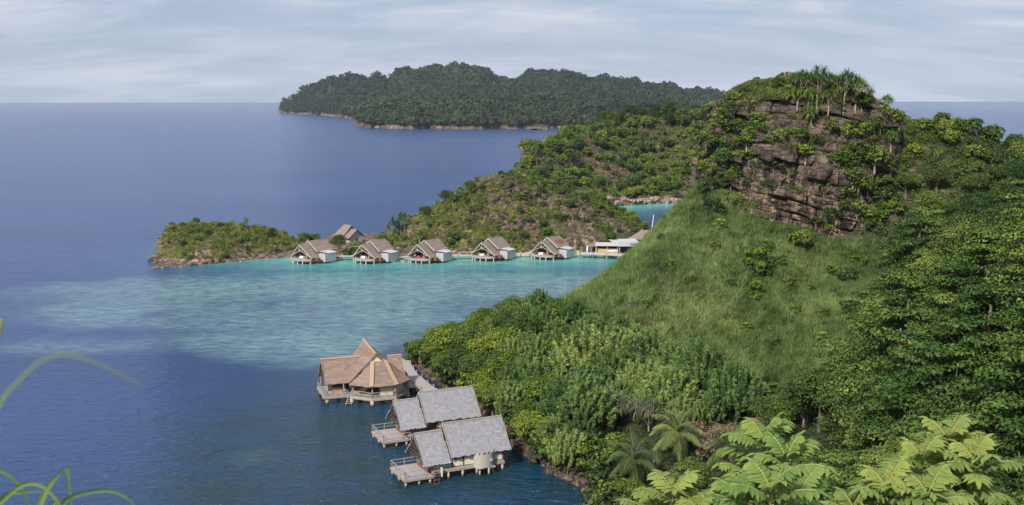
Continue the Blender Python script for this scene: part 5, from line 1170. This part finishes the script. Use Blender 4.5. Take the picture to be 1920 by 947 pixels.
shed('white roofed shed behind the counter shed', 1172, 466, 336, 8.5, 3.5, 2.0, 12, 'grey_sheet'); shed('shed with blue solar panels on its pale roof beside the grass slope', 1188, 476, 328, 9.5, 4, 2.4, 6, 'white', True)
q = P(1208, 466, 342); t = thing('pavilion', 'white walled pavilion with a hipped brown thatch roof above the jetty', 'pavilion', (q[0], q[1], q[2] - 1), R(-12))
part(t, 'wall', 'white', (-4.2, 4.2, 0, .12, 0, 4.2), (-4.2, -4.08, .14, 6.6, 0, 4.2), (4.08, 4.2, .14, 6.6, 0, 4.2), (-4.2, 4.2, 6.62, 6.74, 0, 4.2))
mb = MB(); c4 = [(-5.2, -1, 3.9), (5.2, -1, 3.9), (5.2, 7.7, 3.9), (-5.2, 7.7, 3.9)]; ra, rb = (-1.2, 3.3, 6.4), (1.2, 3.3, 6.4)
roof_plane(mb, ra, rb, c4[1], c4[0], .15, 8, 6, .03, .05, 1); roof_plane(mb, rb, ra, c4[3], c4[2], .15, 8, 6, .03, .05, 2)
roof_plane(mb, rb, (1.21, 3.3, 6.4), c4[2], c4[1], .15, 8, 6, .03, .05, 3); roof_plane(mb, (-1.21, 3.3, 6.4), ra, c4[0], c4[3], .15, 8, 6, .03, .05, 4)
mb.build('roof', M['thatch_far'], t); f = part(t, 'window', 'wood_dark', (-3.6, -2.6, -.05, -.01, 2.2, 3.4)); f = part(t, 'window', 'wood_red', (.8, 3.6, -.05, -.01, 2.4, 3.5)); part(t, 'base', 'wood_pale', (-5.2, 5.4, -.6, 7.4, -.3, -.02))
a, b = P(1220, 446, 352), P(1225.5, 403, 352)
o = MB().tube([a, b], [.16, .1], 8).build('mast', M['white_plain']); tag(o, 'white leaning mast sticking up behind the pavilion roof', 'mast')
def boat():
    q = G(1145, 483); t = thing('motor_boat', 'small white motor boat with a white canopy moored at the jetty', 'boat', (q[0], q[1], 0), R(-150))
    mb = MB(); st_ = []; sec = [(-2.6, .85, .55), (-1.2, 1.0, .62), (.4, .98, .68), (1.7, .7, .78), (2.6, .08, .92)]
    for x, hw, h in sec: st_.append([(x, -hw, h), (x, -hw * .72, -.05), (x, 0, -.25), (x, hw * .72, -.05), (x, hw, h)])
    vs = [p for s in st_ for p in s]; f = [(i * 5 + j, i * 5 + j + 1, i * 5 + j + 6, i * 5 + j + 5) for i in range(4) for j in range(4)] + [(0, 1, 2, 3, 4)]
    mb.add(vs, f).add([(x, s * hw * .98, h - .06) for x, hw, h in sec for s in (-1, 1)], [(2 * i, 2 * i + 1, 2 * i + 3, 2 * i + 2) for i in range(4)]); mb.build('hull', M['white_plain'], t)
    MB().slab([(-1.9, -.9, 1.95), (1.0, -.85, 1.95), (1.0, .85, 1.95), (-1.9, .9, 1.95)], .08).build('canopy', M['white_plain'], t)
    mb = MB()
    for x in (-1.7, .8):
        for y in (-.75, .75): mb.beam((x, y, .6), (x, y, 1.9), .06)
    mb.build('canopy_frame', M['wood_pale'], t); part(t, 'seat', 'wood_dark', (-1.6, -1.1, -.6, .6, .6, .95), (0, .5, -.6, .6, .6, 1.0)); part(t, 'outboard_motor', 'wood_dark', (-2.95, -2.62, -.18, .18, -.2, 1.1))
boat()
for i, (px, py, col_) in enumerate([(1101, 473.5, 'white_plain'), (1105, 473.6, 'blue'), (1110, 474, 'wood_dark')]):
    q = P(px, py, 327.5); mb = MB(); mb.tube([(0, 0, .05), (0, .1, .5), (.05, .3, 1.6), (.05, .35, 1.9)], [.05, .22, .2, .04], 8)
    o = mb.build('kayak', M[col_], None, True); o.location = tuple(q); tag(o, ['white board leaning under the dark open shed', 'blue board leaning in the dark open shed, between two others', 'dark board leaning at the jetty steps'][i], 'board')
st_ = MB(); q0, q1 = Vector(gz(1106, 476.5, 1.3)), Vector(gz(1112, 482, .1))
for dx in (0, .8): st_.beam(q0 + Vector((dx, 0, 0)), q1 + Vector((dx, 0, 0)), .12, .16)
for k in range(5): pk = q0.lerp(q1, k / 4); st_.beam(pk, pk + Vector((.8, 0, 0)), .25, .05)
o = st_.build('jetty_steps', M['wood_pale']); tag(o, 'wooden steps going down from the jetty into the water', 'steps')
def boulder(name, c, s, seed, mat, lab, grp, flat=.7, link_=True):
    rg = np.random.default_rng(seed); n1, n2 = 18, 12; V = []; F = []
    for j in range(n2 + 1):
        for i in range(n1):
            a, b = 2 * math.pi * i / n1, math.pi * j / n2; V.append([math.cos(a) * math.sin(b), math.sin(a) * math.sin(b), math.cos(b)])
    V = np.array(V); V = np.sign(V) * np.abs(V) ** .72; ax = dirs(7, rg)
    for d in ax: k = V @ d; V = V - np.outer(np.clip(k - .72, 0, 9), d) * .85
    V *= (1 + .10 * fbm(V[:, 0] * 1.6 + seed, V[:, 1] * 1.6 + V[:, 2], seed, 3))[:, None] * np.array([1, .85, flat]) * s
    for j in range(n2):
        for i in range(n1): F.append((j * n1 + i, (j + 1) * n1 + i, (j + 1) * n1 + (i + 1) % n1, j * n1 + (i + 1) % n1))
    me = mesh_np(name, V, F, None, True, M[mat]); o = link(name, me, None, tuple(c), (rg.uniform(-.25, .25), rg.uniform(-.25, .25), rg.uniform(0, 6)))
    tag(o, lab, 'rock', grp); return o
for i, (px, py, s, lab, fl) in enumerate([(1470, 232, 1.9, 'brown summit boulder, left of the stacked pair', .95), (1492, 236, 2.1, 'big squared brown summit boulder, right of the stacked pair', 1.0), (1468, 214, 1.9, 'flat capstone lying above the two brown boulders', .4), (1403, 195, 2.2, 'smooth dark boulder on the left shoulder of the summit', .55),
        (1505, 215, .9, 'small rounded boulder beside the shaggy low pandanus', 1.0), (1545, 325, 3.4, 'huge smooth boulder bulging from the middle of the cliff', .75), (1440, 290, 2.3, 'dark blocky boulder left of the middle of the cliff', .8), (1525, 300, 1.6, 'boulder wedged under the summit shrubs', .8), (1552, 355, 1.5, 'brown boulder under the huge bulging one', .8), (1425, 340, 2.2, 'rounded ledge of rock on the left of the cliff', .6), (1550, 370, 1.3, 'tan boulder in the cliff cleft', .8), (1560, 238, 1.4, 'tilted dark slab below the summit pair of pandanus', .5)]):
    h, n_ = cast(px, py)
    if h: boulder('boulder', h + Vector((0, s * .35, -.1)), s * .72, 100 + i, 'boulder', lab, 'boulders of the rock knoll', fl)
rg2 = random.Random(4)
for i in range(46):
    px = 1115 + i * 4.1 + rg2.uniform(-2, 2); py = 383 - (px - 1115) * .022 - rg2.uniform(0, 12) * (1 if px < 1180 else .5); h, n_ = cast(px, py)
    if h is None or h.y < 430: continue
    boulder('shore_rock', h + Vector((0, 0, .2)), rg2.uniform(.9, 2.2), 200 + i, 'boulder_pale', 'pale brown rock at the lagoon beach', 'pale rocks along the lagoon beach', .7)
for i, (px, py) in enumerate([(985, 856), (975, 845), (1000, 868), (1020, 884), (1045, 892), (1065, 900), (1085, 912), (1100, 925), (1118, 940), (960, 830), (1035, 878), (1075, 893), (1108, 915)]):
    q = G(px, py, .3); boulder('shore_rock', Vector(q) + Vector((rg2.uniform(0, .8), rg2.uniform(0, .8), 0)), rg2.uniform(.45, 1.0), 300 + i, 'boulder', 'dark brown rock on the shore under the trees right of the nearest hut', 'rocks on the near shore', .75)
for i, (px, py) in enumerate([(925, 332), (932, 327), (940, 326), (948, 331), (936, 338), (955, 340), (915, 342), (962, 348), (900, 345), (908, 338), (945, 345), (930, 350), (970, 352), (985, 355), (952, 352), (1000, 360), (1020, 364)]):
    h, n_ = cast(px, py + 8)
    if h and h.y < 420: boulder('crag_block', h + Vector((0, 0, .5)), rg2.uniform(.9, 1.6), 400 + i, 'boulder', 'dark block of the crag on top of the rocky hill', 'blocks of the hilltop crag', .6)
q = G(259, 765.5); o = MB().tube([(0, 0, -.1), (0, 0, .12), (0, 0, .2)], [.1, .1, .04], 10).build('debris', M['post'], None, True); o.location = tuple(q); tag(o, 'tiny pale piece of debris floating on the open blue water', 'debris')  # floating debris, modelled as a short pale tube

# ================================================================ FOREGROUND
def sapling(label, shoots, foot, seed, L=.29):
    rg = np.random.default_rng(seed); V, F, T = [], [], []; st_ = MB(); fx, fy = foot; h, n_ = drop(fx, fy, -9); root = Vector((fx, fy, h.z - .2)); o = thing('sapling', label, 'young tree', tuple(root), 0, 'young trees with pale pinnate leaves in front')
    def leaflet(p, d, up, l, w_):
        s = np.cross(d, up); s /= np.linalg.norm(s) + 1e-9; n = np.cross(s, d); b = len(V); dr = np.array([0, 0, -1.0])
        m = [p, p + d * l * .33 + dr * l * .02, p + d * l * .68 + dr * l * .09, p + d * l + dr * l * .22]
        for q in m: V.append(q)
        for sg in (-1, 1):
            V.append(m[1] + s * sg * w_ * .5 + n * w_ * .14); V.append(m[2] + s * sg * w_ * .42 + n * w_ * .12)
        F.extend([(b, b + 1, b + 4), (b + 1, b + 2, b + 5, b + 4), (b + 2, b + 3, b + 5), (b, b + 6, b + 1), (b + 1, b + 6, b + 7, b + 2), (b + 2, b + 7, b + 3)])
        t = float(np.clip(tone + rg.normal(0, .10), 0, 1)); T.extend([t] * 8)
    for (px, py, d, sc_) in shoots:
        c = P(px, py, d); k = Vector(c) - root; mid = Vector(tuple(k * .55)) + Vector((rg.uniform(-.2, .2), rg.uniform(-.1, .3), .2)); st_.tube([(0, 0, 0), tuple(mid), tuple(k)], [.035, .02, .01], 6)
        nl = 17
        for i in range(nl):
            az = i * 2.39996 + rg.uniform(-.3, .3); el = 1.15 - 1.25 * (i / nl) ** .8 + rg.uniform(-.12, .12); l = L * sc_ * rg.uniform(.8, 1.15) * (1 if i > 2 else .65); tone = rg.uniform(.15, .7) + (.25 if i < 3 else 0)
            dd = np.array([math.cos(az) * math.cos(el), math.sin(az) * math.cos(el), math.sin(el)]); p = np.array(k) + np.array([0, 0, -.02 * i]); n = 9; pts = [tuple(p)]
            for j in range(n):
                p = p + dd * l / n; dd = dd + np.array([0, 0, -1.1 / n * (.4 + j / n)]); dd /= np.linalg.norm(dd); pts.append(tuple(p))
                if j >= 1:
                    s = np.cross(dd, [0, 0, 1.0]); s /= np.linalg.norm(s) + 1e-9; up = np.cross(s, dd)
                    for sg in (-1, 1): leaflet(p, nrm((s * sg + dd * .5 + rg.normal(0, .08, 3) + np.array([0, 0, -.15]))[None])[0], up, .10 * sc_ * (.75 + .5 * math.sin(math.pi * j / n)) * rg.uniform(.85, 1.15), .040 * sc_)
            leaflet(p, dd, np.cross(np.cross(dd, [0, 0, 1.0]), dd), .10 * sc_, .040 * sc_); st_.tube(pts[::2] + [pts[-1]] if len(pts) % 2 == 0 else pts[::2], .005, 4)
    me = bpy.data.meshes.new('crown'); me.from_pydata([tuple(map(float, q)) for q in V], [], F); a = me.attributes.new('tone', 'FLOAT', 'POINT'); a.data.foreach_set('value', np.array(T, np.float32)); me.materials.append(M['leaf_young'])
    link('crown', me, o); st_.build('trunk', M['stem'], o, True)
sapling('young tree with pale feathered leaves in front of the pink shrubs', [(1432, 822, 7.6, 1.0), (1475, 858, 7.3, .95), (1400, 868, 7.7, .85), (1445, 915, 6.6, 1.0), (1390, 935, 6.8, .9), (1500, 925, 6.9, .8)], (3.3, 8.5), 1)
sapling('leftmost and lowest of the pale leaved young trees in front', [(1262, 925, 7.4, .95), (1225, 950, 7.6, .8), (1310, 960, 7.2, .9)], (1.1, 8.3), 2)
sapling('rightmost pale leaved young tree, highest and widest in front', [(1778, 822, 7.9, 1.05), (1825, 860, 7.6, 1.0), (1728, 862, 7.6, 1.0), (1662, 915, 7.0, 1.05), (1740, 925, 6.9, 1.0), (1600, 950, 6.9, .85)], (2.6, 9.5), 3)
def blades():
    root = P(40, 1120, 1.5); h, n_ = drop(root[0], root[1], -9); t = thing('grass_clump', 'clump of long arching grass blades at the lower left corner', 'grass', (root[0], root[1], h.z))
    O = np.array([root[0], root[1], h.z]); 
    B = [([(20, 1120), (-20, 960), (-15, 890), (0, 882), (25, 898), (42, 919), (52, 947), (60, 990)], 1.7, .007), ([(50, 1120), (73, 947), (117, 879)], 1.6, .010), ([(117, 879), (124, 881), (128, 910), (133, 950), (135, 985)], 1.6, .005),
         ([(-40, 1100), (-25, 970), (0, 940), (42, 908), (80, 912), (113, 950), (125, 990)], 1.5, .007), ([(-40, 1000), (0, 933), (40, 922), (84, 921), (110, 935)], 1.8, .005), ([(70, 1100), (90, 975), (113, 947), (138, 929), (193, 919), (226, 927), (251, 947), (270, 985)], 1.6, .006),
         ([(30, 1120), (60, 1000), (95, 945), (118, 950), (140, 990)], 1.7, .006)]
    for pts, d, w_ in B:
        q = [np.array(P(a, b, d)) - O for a, b in pts]; V, F = [], []
        fine = []
        for i in range(len(q) - 1):
            for s in range(4): fine.append(catmull(q, i, s / 4))
        fine.append(q[-1])
        for i, p in enumerate(fine):
            f = i / (len(fine) - 1); dd = fine[min(i + 1, len(fine) - 1)] - fine[max(i - 1, 0)]; s = np.cross(dd, [0, 1, .2]); s /= np.linalg.norm(s) + 1e-9; k = w_ * .5 * (1 - f ** 3 * .85)
            V += [p - s * k, p + np.array([0, .003, 0]), p + s * k]
            if i: b = 3 * i; F += [(b - 3, b - 2, b + 1, b), (b - 2, b - 1, b + 2, b + 1)]
        link('blade', mesh_np('blade', V, F, np.full(len(V), random.Random(len(V)).uniform(.2, .9)), True, M['blade']), t)
    t2 = thing('grass_clump', 'single long pale grass blade arching over the blue water at left', 'grass', tuple(O))
    for pts, d, w_ in [([(-60, 1120), (-40, 850), (0, 755), (25, 722), (75, 676), (126, 664), (180, 680), (235, 705), (268, 726)], .75, .0022)]:
        q = [np.array(P(a, b, d)) - O for a, b in pts]; V, F = [], []; fine = [catmull(q, i, s / 4) for i in range(len(q) - 1) for s in range(4)] + [q[-1]]
        for i, p in enumerate(fine):
            f = i / (len(fine) - 1); dd = fine[min(i + 1, len(fine) - 1)] - fine[max(i - 1, 0)]; s = np.cross(dd, [0, 1, .2]); s /= np.linalg.norm(s) + 1e-9; k = w_ * .5 * (1 - f ** 2 * .9); V += [p - s * k, p + s * k]
            if i: b = 2 * i; F.append((b - 2, b - 1, b + 1, b))
        link('blade', mesh_np('blade', V, F, np.full(len(V), .8), True, M['blade']), t2)
    t3 = thing('seed_head', 'yellowish grass tip poking in at the left edge', 'grass', tuple(O)); q = [P(-30, 1100, 1.3) - O, P(-20, 700, 1.3) - O, P(-2, 612, 1.3) - O, P(3, 596, 1.3) - O]
    MB().tube(q, [.002, .002, .004, .001], 5).build('stem', M['stem'], t3)
def catmull(q, i, t):
    p0, p1, p2, p3 = q[max(i - 1, 0)], q[i], q[i + 1], q[min(i + 2, len(q) - 1)]
    return .5 * ((2 * p1) + (p2 - p0) * t + (2 * p0 - 5 * p1 + 4 * p2 - p3) * t * t + (3 * p1 - p0 - 3 * p2 + p3) * t ** 3)
blades()

# ================================================================ AIR
mb = MB(); mb.box(-3000, 3000, -400, 6500, -11, 420); m, n, out = newmat('haze_air')
pv = n.n('ShaderNodeVolumePrincipled'); pv.inputs['Color'].default_value = (.72, .82, 1, 1); pv.inputs['Density'].default_value = HAZE; pv.inputs['Anisotropy'].default_value = .2
n.l(pv.outputs[0], out.inputs[1]); o = mb.build('haze', m); o['kind'] = 'stuff'

# ================================================================ LABELS: plants that look alike are told apart by row and place in the row
bpy.context.view_layer.update()
ORD = 'leftmost,second,third,fourth,fifth,sixth,seventh,eighth,ninth,tenth,eleventh,twelfth'.split(',')
ROWN = ['top', 'second', 'third', 'fourth', 'fifth', 'sixth', 'seventh', 'eighth', 'ninth', 'tenth', 'eleventh', 'twelfth', 'thirteenth', 'fourteenth']
SHORT = [('tree with flat spreading tiers of fresh green leaves', 'tree with fresh green tiers'), ('tree with flat tiers of deeper green leaves', 'tree with deep green tiers'), ('feathery tree with upward pointing tufts', 'feathery tufted tree'),
         ('grey green pandanus with hanging leaves', 'grey green hanging pandanus'), ('bright green round crowned tree', 'bright green round tree'), ('dark green round crowned tree', 'dark green round tree')]
PLACE = [('on the wooded point behind the brown thatched house', 'on the wooded point'), ('in the wood right of the grey roofed huts', 'right of the huts'), ('in the wood below the tall grass slope, high up', 'below the grass slope'), ('in the wood below the tall grass slope, half way down', 'below the grass slope'),
         ('in the wood below the tall grass slope, near the bottom', 'at the foot of the slope'), ('in the wood right of the grass slope and cliff, high up', 'high in the right wood'), ('in the wood right of the grass slope and cliff, half way down', 'midway down the right wood'), ('in the wood right of the grass slope and cliff, near the bottom', 'low in the right wood'),
         ('standing in the tall grass slope', 'on the grass slope'), ('on the shoulder falling away right of the cliff', 'behind the cliff'), ('on the rocky hill above the row of huts', 'on the rocky hill'), (' on the shore under the trees right of the nearest hut', ' on the near shore'),
         ('on the upper slope of the green ridge', 'high on the green ridge'), ('low on the green ridge above the beach', 'low on the green ridge'), ('on top of the rock knoll', 'atop the knoll'), ('growing out of the cliff', 'on the cliff'), ('on the crest of the green ridge', 'crowning the green ridge'), ('on the right end of the rocky hill', 'right on the rocky hill')]
fam = {}
for o in bpy.data.objects:
    if 'category' in o.keys():
        L_ = o['label']
        for a, b in SHORT + PLACE: L_ = L_.replace(a, b)
        pts = [(o.matrix_world @ Vector(c)) for c in (o.bound_box if o.type == 'MESH' else [(0, 0, 0)])] + [o.matrix_world @ Vector((0, 0, 2))]
        px, py = proj(pts[-1].x, pts[-1].y, pts[-1].z); fam.setdefault(L_, []).append((float(px), float(py), o))
for L_, m in fam.items():
    if len(m) == 1: m[0][2]['label'] = L_; continue
    m.sort(key=lambda t: t[1]); nr = max(1, -(-len(m) // 9)); k = -(-len(m) // nr); rows = [m[i:i + k] for i in range(0, len(m), k)]
    for i, r in enumerate(rows):
        r.sort(key=lambda t: t[0])
        for j, (_, _, o) in enumerate(r):
            if len(rows) == 1: o['label'] = f'{L_}, {ORD[j]}' + (' from the left' if j else ' of its kind')
            else: o['label'] = f'{L_}, {ROWN[i]} row, {ORD[j]}' + (' from left' if j else '')
